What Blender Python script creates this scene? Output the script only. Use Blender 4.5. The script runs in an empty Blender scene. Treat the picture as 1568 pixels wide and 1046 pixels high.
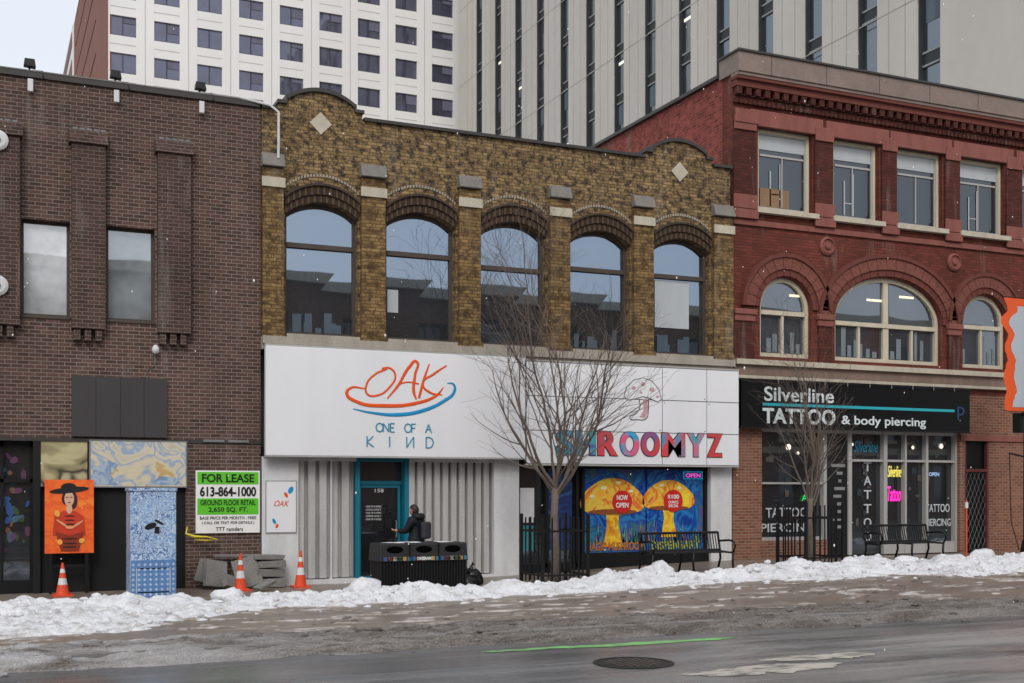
import bpy, math, random, bmesh
from math import sin, cos, pi, sqrt, radians
from mathutils import Vector, noise, Matrix
random.seed(7)
scene = bpy.context.scene
COL = scene.collection

# ------------------------------------------------------------ helpers
def hx(s, k=1.0):
    s = s.lstrip('#')
    v = [int(s[i:i+2], 16)/255 for i in (0, 2, 4)]
    v = [(c/12.92 if c <= .04045 else ((c+.055)/1.055)**2.4)*k for c in v]
    return (v[0], v[1], v[2], 1)

def empty(name, loc=(0, 0, 0)):
    e = bpy.data.objects.new(name, None)
    e.empty_display_size = .3
    e.location = loc
    COL.objects.link(e)
    return e

class MB:
    def __init__(s):
        s.v = []; s.f = []
    def box(s, x0, x1, y0, y1, z0, z1):
        b = len(s.v)
        s.v += [(x0,y0,z0),(x1,y0,z0),(x1,y1,z0),(x0,y1,z0),(x0,y0,z1),(x1,y0,z1),(x1,y1,z1),(x0,y1,z1)]
        s.f += [tuple(b+i for i in q) for q in ((0,3,2,1),(4,5,6,7),(0,1,5,4),(1,2,6,5),(2,3,7,6),(3,0,4,7))]
        return s
    def hexa(s, pts):
        b = len(s.v); s.v += [tuple(p) for p in pts]
        s.f += [tuple(b+i for i in q) for q in ((0,3,2,1),(4,5,6,7),(0,1,5,4),(1,2,6,5),(2,3,7,6),(3,0,4,7))]
        return s
    def prism(s, poly, y0, y1):
        b = len(s.v); n = len(poly)
        s.v += [(p[0], y0, p[1]) for p in poly] + [(p[0], y1, p[1]) for p in poly]
        s.f.append(tuple(b+i for i in range(n)))
        s.f.append(tuple(b+n+i for i in reversed(range(n))))
        for i in range(n):
            j = (i+1) % n
            s.f.append((b+i, b+n+i, b+n+j, b+j))
        return s
    def face(s, pts):
        b = len(s.v); s.v += [tuple(p) for p in pts]; s.f.append(tuple(range(b, b+len(pts))))
        return s
    def tube(s, pts, rad, n=6, cap=True):
        b = len(s.v); m = len(pts)
        P = [Vector(p) for p in pts]
        for i, p in enumerate(P):
            t = (P[min(i+1, m-1)]-P[max(i-1, 0)])
            if t.length < 1e-6: t = Vector((0, 0, 1))
            t.normalize()
            a = Vector((0, 0, 1)) if abs(t.z) < .9 else Vector((1, 0, 0))
            u = t.cross(a).normalized(); w = t.cross(u)
            r = rad[i] if isinstance(rad, (list, tuple)) else rad
            for k in range(n):
                q = p+(u*cos(2*pi*k/n)+w*sin(2*pi*k/n))*r
                s.v.append(tuple(q))
        for i in range(m-1):
            for k in range(n):
                k2 = (k+1) % n
                s.f.append((b+i*n+k, b+i*n+k2, b+(i+1)*n+k2, b+(i+1)*n+k))
        if cap:
            s.f.append(tuple(b+k for k in range(n)))
            s.f.append(tuple(b+(m-1)*n+k for k in reversed(range(n))))
        return s
    def lathe(s, prof, c, n=20):
        b = len(s.v); m = len(prof)
        for r, z in prof:
            for k in range(n):
                s.v.append((c[0]+r*cos(2*pi*k/n), c[1]+r*sin(2*pi*k/n), c[2]+z))
        for i in range(m-1):
            for k in range(n):
                k2 = (k+1) % n
                s.f.append((b+i*n+k, b+i*n+k2, b+(i+1)*n+k2, b+(i+1)*n+k))
        s.f.append(tuple(b+k for k in range(n)))
        s.f.append(tuple(b+(m-1)*n+k for k in range(n)))
        return s
    def disc(s, x, z, r, y, n=20, sx=1, sz=1, rot=0):
        pts = []
        for k in range(n):
            a = 2*pi*k/n
            u, w = r*sx*cos(a), r*sz*sin(a)
            pts.append((x+u*cos(rot)-w*sin(rot), y, z+u*sin(rot)+w*cos(rot)))
        return s.face(pts)
    def build(s, name, mat, parent=None, smooth=False, bevel=0):
        me = bpy.data.meshes.new(name)
        me.from_pydata(s.v, [], s.f)
        me.validate()
        o = bpy.data.objects.new(name, me)
        COL.objects.link(o)
        if mat: me.materials.append(mat)
        if parent: o.parent = parent
        bm = bmesh.new(); bm.from_mesh(me)
        bmesh.ops.recalc_face_normals(bm, faces=bm.faces)
        bm.to_mesh(me); bm.free()
        if smooth:
            for p in me.polygons: p.use_smooth = True
        if bevel:
            md = o.modifiers.new("bevel", 'BEVEL'); md.width = bevel; md.segments = 2; md.limit_method = 'ANGLE'
        return o

# ------------------------------------------------------------ materials
def nmat(name):
    m = bpy.data.materials.new(name); m.use_nodes = True
    nt = m.node_tree
    return m, nt, nt.nodes, nt.links, nt.nodes['Principled BSDF']

def pos(nt, sx=1, sy=1, sz=1):
    g = nt.nodes.new('ShaderNodeNewGeometry')
    mp = nt.nodes.new('ShaderNodeMapping'); mp.inputs['Scale'].default_value = (sx, sy, sz)
    nt.links.new(g.outputs['Position'], mp.inputs['Vector'])
    return mp.outputs['Vector']

def noisef(nt, vec, scale, detail=4, rough=.6, lo=.35, hi=.65):
    n = nt.nodes.new('ShaderNodeTexNoise'); n.inputs['Scale'].default_value = scale
    n.inputs['Detail'].default_value = detail; n.inputs['Roughness'].default_value = rough
    nt.links.new(vec, n.inputs['Vector'])
    r = nt.nodes.new('ShaderNodeMapRange'); r.inputs['From Min'].default_value = lo; r.inputs['From Max'].default_value = hi
    nt.links.new(n.outputs['Fac'], r.inputs['Value'])
    return r.outputs['Result']

def axisf(nt, ax, lo, hi, a=0.0, b=1.0):
    g = nt.nodes.new('ShaderNodeNewGeometry'); sp = nt.nodes.new('ShaderNodeSeparateXYZ'); nt.links.new(g.outputs['Position'], sp.inputs[0])
    r = nt.nodes.new('ShaderNodeMapRange'); r.inputs['From Min'].default_value = lo; r.inputs['From Max'].default_value = hi
    r.inputs['To Min'].default_value = a; r.inputs['To Max'].default_value = b
    nt.links.new(sp.outputs[ax], r.inputs['Value']); return r.outputs['Result']

def mth(nt, op, a, b):
    m = nt.nodes.new('ShaderNodeMath'); m.operation = op; m.use_clamp = True
    for i, v in enumerate((a, b)):
        if isinstance(v, (int, float)): m.inputs[i].default_value = v
        else: nt.links.new(v, m.inputs[i])
    return m.outputs[0]

def mixc(nt, f, a, b, mode='MIX'):
    m = nt.nodes.new('ShaderNodeMix'); m.data_type = 'RGBA'; m.blend_type = mode
    for i, v in ((0, f), (6, a), (7, b)):
        if isinstance(v, (tuple, float, int)): m.inputs[i].default_value = v
        else: nt.links.new(v, m.inputs[i])
    return m.outputs[2]

def bump(nt, h, P, dist=.01, st=.6):
    b = nt.nodes.new('ShaderNodeBump'); b.inputs['Distance'].default_value = dist; b.inputs['Strength'].default_value = st
    nt.links.new(h, b.inputs['Height']); nt.links.new(b.outputs['Normal'], P.inputs['Normal'])

def paint(name, c, rough=.55, var=.15, scale=2.0, metal=0, k=1.0, streak=True, spec=.4):
    m, nt, N, L, P = nmat(name)
    c = hx(c, k) if isinstance(c, str) else c
    v = pos(nt, 1, 1, .25 if streak else 1)
    f = noisef(nt, v, scale)
    f2 = noisef(nt, pos(nt), scale*9, 3)
    d = tuple(x*(1-var) for x in c[:3])+(1,)
    e = tuple(min(1, x*(1+var*.4)) for x in c[:3])+(1,)
    col = mixc(nt, f, d, e)
    col = mixc(nt, .25*var/.15 if var < .5 else .5, col, mixc(nt, f2, d, e))
    L.new(col, P.inputs['Base Color'])
    P.inputs['Roughness'].default_value = rough; P.inputs['Metallic'].default_value = metal
    P.inputs['Specular IOR Level'].default_value = spec
    return m

def brick(name, c1, c2, mo, bw=.215, rh=.075, ms=.01, extra=None, dirt=.35, efrq=5.5):
    m, nt, N, L, P = nmat(name)
    g = N.new('ShaderNodeNewGeometry'); sp = N.new('ShaderNodeSeparateXYZ'); L.new(g.outputs['Position'], sp.inputs[0])
    ad = N.new('ShaderNodeMath'); ad.operation = 'ADD'; L.new(sp.outputs[0], ad.inputs[0]); L.new(sp.outputs[1], ad.inputs[1])
    cb = N.new('ShaderNodeCombineXYZ'); L.new(ad.outputs[0], cb.inputs[0]); L.new(sp.outputs[2], cb.inputs[1])
    def bt(a, b):
        t = N.new('ShaderNodeTexBrick')
        t.inputs['Color1'].default_value = a; t.inputs['Color2'].default_value = b
        t.inputs['Mortar'].default_value = hx(mo); t.inputs['Scale'].default_value = 1
        t.inputs['Mortar Size'].default_value = ms; t.inputs['Mortar Smooth'].default_value = .3
        t.inputs['Bias'].default_value = 0
        t.inputs['Brick Width'].default_value = bw; t.inputs['Row Height'].default_value = rh
        L.new(cb.outputs[0], t.inputs['Vector'])
        return t
    t = bt(hx(c1), hx(c2))
    col = t.outputs['Color']
    if extra:
        t2 = bt(hx(extra), hx(extra, .6))
        fb = noisef(nt, cb.outputs[0], efrq, 3, .7, .47, .59)
        col = mixc(nt, fb, col, t2.outputs['Color'])
    v = pos(nt, 1, 1, .35)
    f = noisef(nt, v, .8, 6, .65, .35, .7)
    col = mixc(nt, f, col, mixc(nt, 1.0, col, (1-dirt, 1-dirt, 1-dirt, 1), 'MULTIPLY'))
    f3 = noisef(nt, pos(nt, 1, 1, .12), 2.5, 5, .7, .56, .75)
    col = mixc(nt, mth(nt, 'MULTIPLY', f3, .5), col, hx('#8d8880'))
    L.new(col, P.inputs['Base Color'])
    P.inputs['Roughness'].default_value = .85; P.inputs['Specular IOR Level'].default_value = .25
    inv = N.new('ShaderNodeMath'); inv.operation = 'SUBTRACT'; inv.inputs[0].default_value = 1
    L.new(t.outputs['Fac'], inv.inputs[1])
    ff = noisef(nt, pos(nt), 30, 3)
    a2 = N.new('ShaderNodeMath'); a2.operation = 'MULTIPLY_ADD'; a2.inputs[1].default_value = .4
    L.new(ff, a2.inputs[0]); L.new(inv.outputs[0], a2.inputs[2])
    bump(nt, a2.outputs[0], P, .012, .8)
    return m

def glass(name, tint='#1a1e22', refl=.3, rc=(.8, .87, 1, 1), wob=.0008):
    m, nt, N, L, P = nmat(name)
    f = noisef(nt, pos(nt), .9, 4)
    c = hx(tint)
    L.new(mixc(nt, f, tuple(x*.6 for x in c[:3])+(1,), tuple(x*1.4 for x in c[:3])+(1,)), P.inputs['Base Color'])
    P.inputs['Roughness'].default_value = .4
    gl = N.new('ShaderNodeBsdfGlossy'); gl.inputs['Roughness'].default_value = .015; gl.inputs['Color'].default_value = rc
    n = N.new('ShaderNodeTexNoise'); n.inputs['Scale'].default_value = .7; n.inputs['Detail'].default_value = 1; L.new(pos(nt), n.inputs['Vector'])
    b = N.new('ShaderNodeBump'); b.inputs['Distance'].default_value = wob*6; b.inputs['Strength'].default_value = .5
    L.new(n.outputs['Fac'], b.inputs['Height']); L.new(b.outputs['Normal'], gl.inputs['Normal'])
    mx = N.new('ShaderNodeMixShader'); mx.inputs[0].default_value = refl
    L.new(P.outputs[0], mx.inputs[1]); L.new(gl.outputs[0], mx.inputs[2])
    L.new(mx.outputs[0], N['Material Output'].inputs['Surface'])
    return m

def emit(name, c, s):
    m, nt, N, L, P = nmat(name)
    P.inputs['Base Color'].default_value = hx(c); P.inputs['Emission Color'].default_value = hx(c)
    P.inputs['Emission Strength'].default_value = s
    return m

B_left = brick('dark_brown_brick', '#6a5047', '#4d3b36', '#8d8178', dirt=.38, ms=.009)
B_leftd = brick('dark_brown_brick_pilaster', '#5a443e', '#443531', '#7b6e66', dirt=.35, ms=.008)
B_mid = brick('tapestry_brick', '#a98d60', '#7d6545', '#5f5444', extra='#483b31', dirt=.3, ms=.009, efrq=7)
B_midp = brick('tapestry_brick_pilaster', '#9c8052', '#765c3a', '#5a4c38', extra='#614b31', dirt=.3, ms=.008)
B_red = brick('red_brick', '#7b3f34', '#64332b', '#52342e', dirt=.3, ms=.006)
B_redd = brick('red_brick_dark', '#62322a', '#4d2823', '#442a26', dirt=.35, ms=.008)
B_reds = brick('red_side_brick', '#a3544b', '#8b443b', '#96605a', dirt=.25, ms=.008, extra='#7a3c34')
B_redl = brick('orange_red_brick', '#96644f', '#7a4a39', '#94806f', dirt=.3, ms=.012)
B_opp = brick('opposite_brick', '#7c5a48', '#5f4436', '#6a5a4c', dirt=.3)
M_stone = paint('grey_limestone', '#a39c90', .8, .3, 4)
M_cap = paint('weathered_cap_stone', '#7e7a74', .85, .35, 6)
M_stoneL = paint('pale_limestone', '#bcb4a2', .8, .28, 5)
M_redstone = paint('red_sandstone', '#88534a', .85, .35, 4)
M_redstoneD = paint('red_sandstone_dark', '#6b3931', .85, .3, 5)
M_coping = paint('dark_metal_coping', '#3b3836', .5, .2, 3)
M_copbr = paint('brown_metal_cornice', '#82736a', .6, .25, 1.5, streak=False)
M_white = paint('white_panel', '#e2e3e6', .4, .06, .7)
M_whited = paint('white_pier', '#d0d1d2', .6, .18, 2.5)
M_corr = paint('corrugated_white_metal', '#b7b6b4', .5, .2, 3)
M_black = paint('black_metal', '#161618', .45, .3, 4, spec=.3)
M_blackp = paint('black_panel', '#1d1d1e', .6, .25, 2, spec=.25)
M_signb = paint('black_sign_board', '#0e0e10', .5, .15, 2, spec=.2)
M_char = paint('charcoal_panel', '#3c3a3b', .7, .1, 2)
M_frameD = paint('dark_window_frame', '#4a4039', .6, .2, 4)
M_frameW = paint('cream_window_frame', '#c6bda8', .6, .15, 4)
M_frameA = paint('aluminium_frame', '#a9a8a5', .45, .1, 4)
M_teal = paint('teal_paint', '#176f86', .45, .1, 4)
M_orange = paint('orange_vinyl', '#e0561c', .45, .05, 4)
M_blue = paint('blue_vinyl', '#1c8cc0', .45, .05, 4)
M_tealv = paint('teal_vinyl', '#2a8aa8', .45, .05, 4)
M_conew = paint('cone_white', '#dcdcdc', .5, .15, 8)
M_coneo = paint('cone_orange', '#e0502c', .5, .2, 8)
M_grey = paint('grey_metal', '#77787a', .5, .15, 4)
M_conc = paint('concrete_rubble', '#82807c', .9, .4, 5, streak=False)
M_curt = paint('pale_blind', '#b0b6b9', .8, .08, 3)
G_up = glass('upper_window_glass', '#151a20', .38, (.62, .76, .96, 1))
G_left1 = glass('blind_window_glass', '#c6ccd0', .22, (.95, .97, 1, 1))
G_left2 = glass('grey_window_glass', '#7c868b', .25, (.85, .92, 1, 1))
G_shop = glass('shop_glass', '#131518', .15, (.8, .9, 1, 1))
G_red = glass('red_building_glass', '#14181d', .09, (.8, .9, 1, 1))
G_tower = glass('tower_glass', '#34344a', .14, (.6, .65, .85, 1))
G_towerB = glass('tower_glass_dark', '#1e2428', .24, (.65, .75, .85, 1))

# ------------------------------------------------------------ arches and walls
def seg_pts(xc, hw, zs, rise, n=16):
    R = (hw*hw+rise*rise)/(2*rise); zc = zs+rise-R
    a = math.asin(min(1, hw/R)) if rise <= hw else pi/2
    return [(xc-R*sin(a-2*a*i/n), zc+R*cos(a-2*a*i/n)) for i in range(n+1)]
def ell_pts(xc, hw, zs, rise, n=20):
    return [(xc-hw*cos(pi*i/n), zs+rise*sin(pi*i/n)) for i in range(n+1)]
def arch_fill(mb, pts, ztop, y0, y1):
    for i in range(len(pts)-1):
        (a, za), (b, zb) = pts[i], pts[i+1]
        mb.prism([(a, za), (b, zb), (b, ztop), (a, ztop)], y0, y1)
def band(mb, pin, pout, y0, y1, gap=0.0, mb2=None):
    for i in range(len(pin)-1):
        a, b, c, d = Vector(pin[i]), Vector(pin[i+1]), Vector(pout[i+1]), Vector(pout[i])
        a, b = a.lerp(b, gap), b.lerp(a, gap)
        d, c = d.lerp(c, gap), c.lerp(d, gap)
        t = mb if (mb2 is None or i % 2 == 0) else mb2
        t.prism([tuple(a), tuple(b), tuple(c), tuple(d)], y0, y1)
def wall(mb, x0, x1, z0, z1, ops, y0, y1):
    zs = sorted({z0, z1, *[o[2] for o in ops], *[o[3] for o in ops]})
    zs = [z for z in zs if z0 <= z <= z1]
    for i in range(len(zs)-1):
        za, zb = zs[i], zs[i+1]
        cur = x0
        for o in sorted(ops):
            if o[2] <= za+1e-6 and o[3] >= zb-1e-6:
                if o[0] > cur: mb.box(cur, o[0], y0, y1, za, zb)
                cur = o[1]
        if cur < x1: mb.box(cur, x1, y0, y1, za, zb)
def frame(mb, x0, x1, z0, z1, y, t=.06, d=.08):
    mb.box(x0, x0+t, y, y+d, z0, z1); mb.box(x1-t, x1, y, y+d, z0, z1)
    mb.box(x0+t, x1-t, y+.003, y+d, z0, z0+t); mb.box(x0+t, x1-t, y+.003, y+d, z1-t, z1)

def text(s, x0, x1, z0, z1, y, mat, parent, bold=0.0, ext=.004, name=None, shear=0, flip=False):
    cu = bpy.data.curves.new('txt', 'FONT'); cu.body = s; cu.offset = bold; cu.extrude = ext; cu.shear = shear
    o = bpy.data.objects.new(name or ('text_'+''.join(ch for ch in s.lower() if ch.isalnum())[:14]), cu)
    COL.objects.link(o)
    bpy.context.view_layer.update()
    bb = [Vector(b) for b in o.bound_box]
    w = max(b.x for b in bb)-min(b.x for b in bb); h = max(b.y for b in bb)-min(b.y for b in bb)
    mx, my = min(b.x for b in bb), min(b.y for b in bb)
    sx, sy = (x1-x0)/w, (z1-z0)/h
    o.rotation_euler = (pi/2, 0, 0); o.scale = (-sx if flip else sx, sy, 1)
    o.location = (x1+mx*sx if flip else x0-mx*sx, y, z0-my*sy)
    cu.materials.append(mat); o.parent = parent
    return o

def stroke(pts, w, y, mat, parent, name, taper=None):
    cu = bpy.data.curves.new(name, 'CURVE'); cu.dimensions = '3D'
    sp = cu.splines.new('BEZIER'); sp.bezier_points.add(len(pts)-1)
    for i, p in enumerate(pts):
        b = sp.bezier_points[i]; b.co = (p[0], 0, p[1]); b.handle_left_type = b.handle_right_type = 'AUTO'
        b.radius = taper[i] if taper else 1
    cu.bevel_depth = w/2; cu.bevel_resolution = 2; cu.resolution_u = 12
    o = bpy.data.objects.new(name, cu); COL.objects.link(o)
    o.scale = (1, .15, 1); o.location = (0, y, 0)
    cu.materials.append(mat); o.parent = parent
    return o

# ------------------------------------------------------------ ground
def sst(t): t = max(0, min(1, t)); return t*t*(3-2*t)
def gz(x, y): return .27*sst((x-8)/10)*max(0, min(1, (y+9.2)/6))

def gridmesh(name, x0, x1, y0, y1, nx, ny, zf, mat, smooth=True):
    v = []; f = []
    for j in range(ny+1):
        y = y0+(y1-y0)*j/ny
        for i in range(nx+1):
            x = x0+(x1-x0)*i/nx
            v.append((x, y, zf(x, y)))
    for j in range(ny):
        for i in range(nx):
            a = j*(nx+1)+i; f.append((a, a+1, a+nx+2, a+nx+1))
    me = bpy.data.meshes.new(name); me.from_pydata(v, [], f)
    o = bpy.data.objects.new(name, me); COL.objects.link(o); me.materials.append(mat)
    for p in me.polygons: p.use_smooth = smooth
    return o

m, nt, N, L, P = nmat('wet_asphalt'); M_road = m
st = noisef(nt, pos(nt, .10, 1.0, 1), 1.5, 6, .65, .42, .60)
st2 = noisef(nt, pos(nt, .05, 1.6, 1), 2.2, 4, .6, .5, .62)
fine = noisef(nt, pos(nt), 60, 3, .6, .3, .7)
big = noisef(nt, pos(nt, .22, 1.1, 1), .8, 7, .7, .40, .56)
glare_mask = mth(nt, 'MULTIPLY', big, axisf(nt, 0, 5.2, 9.5, 0, .9))
glare_mask = mth(nt, 'MULTIPLY', glare_mask, axisf(nt, 1, -9.8, -11.5, .1, 1))
col = mixc(nt, st, hx('#3c3d40'), hx('#5d5e60'))
col = mixc(nt, mth(nt, 'MULTIPLY', st2, .45), col, hx('#868584'))
col = mixc(nt, glare_mask, col, hx('#aaa6a2'))  # bright wet-road glare towards the right, painted into the base colour
col = mixc(nt, .3, col, mixc(nt, fine, hx('#28282a'), hx('#868686')))
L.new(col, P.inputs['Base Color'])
rr = N.new('ShaderNodeMapRange'); L.new(st, rr.inputs['Value']); rr.inputs['To Min'].default_value = .08; rr.inputs['To Max'].default_value = .42
L.new(rr.outputs[0], P.inputs['Roughness']); bump(nt, fine, P, .003, .4)

m, nt, N, L, P = nmat('wet_sidewalk'); M_walk = m
a = noisef(nt, pos(nt, .3, 1, 1), 1.3, 6, .7, .35, .65)
b_ = noisef(nt, pos(nt, .35, 1, 1), 3.5, 10, .8, .53, .66)
c_ = noisef(nt, pos(nt), 40, 3, .6)
col = mixc(nt, a, hx('#655850'), hx('#877869'))
col = mixc(nt, .3, col, mixc(nt, c_, hx('#4b4038'), hx('#a6988a')))
col = mixc(nt, mth(nt, 'MULTIPLY', b_, .6), col, hx('#c6c0bb'))
L.new(col, P.inputs['Base Color']); P.inputs['Roughness'].default_value = .3; bump(nt, c_, P, .012, .5)

m, nt, N, L, P = nmat('snow'); M_snow = m
a = noisef(nt, pos(nt), 2.4, 10, .78, .48, .66)
c_ = noisef(nt, pos(nt), 25, 4, .6)
dy = axisf(nt, 1, -3.2, -5.6, .35, 1)
a = mth(nt, 'MULTIPLY', a, dy)
col = mixc(nt, a, hx('#e4e6ea'), hx('#8f857c'))
col = mixc(nt, .15, col, mixc(nt, c_, hx('#8a847e'), hx('#ffffff')))
L.new(col, P.inputs['Base Color']); P.inputs['Roughness'].default_value = .7; bump(nt, c_, P, .03, .5)
P.inputs['Specular IOR Level'].default_value = .3
m, nt, N, L, P = nmat('dirty_slush'); M_slush = m
a = noisef(nt, pos(nt, .28, 1.3, 1), 2.6, 10, .8, .44, .58)
a = mth(nt, 'MULTIPLY', a, axisf(nt, 0, 1, 9, 1, .55))
wl = noisef(nt, pos(nt, .4, 1, 1), 1.2, 6, .7, .42, .55)
wl = mth(nt, 'MULTIPLY', wl, axisf(nt, 0, 0, 5, .8, 0))
c_ = noisef(nt, pos(nt), 30, 4, .6)
col = mixc(nt, a, hx('#564a40'), hx('#bdb7b2'))
col = mixc(nt, .35, col, mixc(nt, c_, hx('#3a312a'), hx('#b9b2ab')))
col = mixc(nt, wl, col, hx('#dcdcde'))
L.new(col, P.inputs['Base Color']); P.inputs['Roughness'].default_value = .5; bump(nt, c_, P, .05, .8)

def worn(name, c, lo, hi, base='#58585a'):
    m, nt, N, L, P = nmat(name)
    f = noisef(nt, pos(nt, .35, 1.2, 1), 3.5, 9, .8, lo, hi)
    L.new(mixc(nt, f, hx(base), hx(c)), P.inputs['Base Color']); P.inputs['Roughness'].default_value = .45
    return m

M_gr = paint('far_ground', '#807c78', .9, .3, .2, streak=False)
gridmesh('ground', -500, 500, -500, 500, 10, 10, lambda x, y: -.16, M_gr)
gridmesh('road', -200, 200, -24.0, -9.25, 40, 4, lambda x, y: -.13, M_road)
gridmesh('sidewalk', -60, 80, -9.25, .6, 280, 24, lambda x, y: gz(x, y), M_walk)
k = MB()
for i in range(60):
    x = -60+i*2.4
    k.box(x, x+2.38, -9.42, -9.252, -.14, .012)
k.build('kerb', M_conc, None, bevel=.015)
gridmesh('sidewalk', -200, 200, -36, -24.1, 40, 4, lambda x, y: .0, M_walk)
k = MB(); k.box(-200, 200, -24.12, -23.95, -.15, .01); k.build('kerb', M_conc)

def fb(x, y, s, o=3, z=0): return noise.fractal(Vector((x*s, y*s, z)), .9, 2.1, o)
def snow_h(x, y):
    top = -2.7+.4*fb(x, 0, .8, 2, 3)-.35*math.exp(-((x-7.9)/1.3)**2)
    bot = -5.15+.6*fb(x, 5, .6, 4, 7)-2.6*sst((4.6-x)/3.2)-.7*sst((x-13)/6)
    mk = sst((top-y)/.4)*sst((y-bot)/1.1)
    hh = .02+.14*max(0, fb(x, y, .9, 4, 1)+.32)+.07*fb(x, y, 3.2, 4, 9)+.035*fb(x, y, 9, 2, 4)
    rid = .13*math.exp(-((y+3.6)/.6)**2)*max(0, .4+fb(x, 2, .7, 2, 12))
    return gz(x, y)-.05+mk*(hh+rid+.05)
gridmesh('snow_bank', -6, 34, -8.8, -1.9, 700, 135, snow_h, M_snow)
def chunk(mb, x, y, z, r, sx=1, sy=1, sz=1, seed=0, sub=3):
    bm = bmesh.new(); bmesh.ops.create_icosphere(bm, subdivisions=sub, radius=1)
    b = len(mb.v)
    for v in bm.verts:
        n = v.co.normalized()
        d = 1+.38*noise.noise(n*1.5+Vector((seed, 0, 0)))+.22*noise.noise(n*4+Vector((seed, 3, 0)))
        c = n*d*r
        mb.v.append((x+c.x*sx, y+c.y*sy, z+c.z*sz))
    for f in bm.faces: mb.f.append(tuple(b+v.index for v in f.verts))
    bm.free()
k = MB()
big = [(6.6,-3.3,.31,1.2,1,.95),(13.1,-3.0,.34,1.1,1,.85),(19.4,-3.5,.27,1.4,1,.65),(20.6,-3.6,.38,1.3,1,.55),(21.8,-3.4,.35,1.2,1,.75),(16.6,-3.1,.24,1.1,1,.8),(15.9,-3.6,.24,1.2,1,.6),
       (4.1,-3.0,.22,1.3,1,.7),(9.6,-3.3,.18,1.4,1,.6),(11.6,-3.5,.2,1.3,1,.7),(23.6,-3.2,.3,1.5,1,.4),(5.2,-3.6,.16,1.5,1,.6),(17.9,-3.4,.22,1.3,1,.7),(12.3,-3.6,.2,1,1,.8),(22.7,-3.8,.22,1.2,1,.7)]
for i, (x, y, r, sx, sy, sz) in enumerate(big):
    chunk(k, x, y, gz(x, y)+.06, r, sx, sy, sz, i*3.1)
for i in range(520):
    x = random.uniform(-2, 28); y = random.uniform(-5.7, -2.9)
    if x < 4: y -= random.uniform(0, 2)
    r = random.uniform(.02, .09)
    chunk(k, x, y, snow_h(x, y)+.01, r, random.uniform(.8, 1.5), 1, .7, i, 2)
k.build('snow_clumps', M_snow, None, smooth=True)
def slush_h(x, y):
    c = -9.05+.22*fb(x, 1, .5, 2, 5)
    w = .78+.16*fb(x, 0, .7, 3, 2)
    mk = math.exp(-((y-c)/w)**6)
    t = sst((-9.1-y)/.35)                 # blends from pavement level to road level over the kerb
    base = -.05*(1-t)-.2*t
    hgt = .105*(1-t)+.20*t*(1-.35*sst((-9.5-y)/.4))
    return base+mk*(hgt+.05*fb(x*.5, y, 2.2, 4, 4)+.045*fb(x*.4, y, 7, 3, 8))
gridmesh('slush_ridge', -8, 40, -10.4, -7.6, 1000, 76, slush_h, M_slush)
k = MB()
for i in range(420):
    x = random.uniform(-3, 28); y = random.choice([random.gauss(-9.1, .4), random.uniform(-8.6, -5.3)])
    zz = max(-.12, slush_h(x, y)) if y < -7.6 else gz(x, y)
    chunk(k, x, y, zz+.003, random.uniform(.015, .055), random.uniform(1, 2), 1, .6, i, 2)
k.build('slush_clumps', M_slush, None, smooth=True)
m, nt, N, L, P = nmat('trodden_snow')
a = noisef(nt, pos(nt, .5, 1, 1), 3.5, 10, .8, .44, .6)
L.new(mixc(nt, a, hx('#7a6c60'), hx('#c8c4c1')), P.inputs['Base Color']); P.inputs['Roughness'].default_value = .5
M_trod = m
def film_h(x, y):
    return gz(x, y)-.03+.045*sst((fb(x*.4, y, 2.6, 7, 21)-.14)/.25)
gridmesh('slush_patches', -8, 38, -8.4, -4.6, 700, 100, film_h, M_trod)

def blob(mb, cx, cy, lx, ly, z, seed, n=60):
    mb.face([(cx+lx*cos(2*pi*i/n)*(1+.25*noise.noise(Vector((cos(2*pi*i/n)*2, sin(2*pi*i/n)*2, seed)))),
              cy+ly*sin(2*pi*i/n)*(1+.8*noise.noise(Vector((cos(2*pi*i/n)*5, sin(2*pi*i/n)*5, seed+4)))), z) for i in range(n)])
k = MB(); blob(k, 8.5, -10.42, 1.5, .12, -.124, 1); blob(k, 6.9, -10.35, .9, .09, -.1235, 5); k.build('green_lane_marking', worn('green_road_paint', '#7cc46c', .38, .52))
k = MB(); blob(k, 8.5, -13.1, 1.1, .3, -.124, 2); blob(k, 9.8, -12.5, .9, .2, -.1235, 9); blob(k, 3.9, -12.7, .25, .13, -.124, 3); k.build('worn_lane_marking', worn('worn_white_paint', '#c0baae', .42, .52))
mh = empty('manhole_cover')
MX, MY = 7.34, -12.0
k = MB(); k.lathe([(.50, 0), (.50, .008), (.44, .010), (.44, .005), (.0, .005)], (MX, MY, -.128), 32)
k.build('rim', M_black, mh)
k = MB()
for i in range(-4, 5):
    for j in range(-4, 5):
        if i*i+j*j < 17: k.box(MX+i*.09-.03, MX+i*.09+.03, MY+j*.09-.03, MY+j*.09+.03, -.1225, -.117)
k.build('grip_pattern', paint('worn_iron', '#4a4440', .4, .3, 9), mh)

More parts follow.
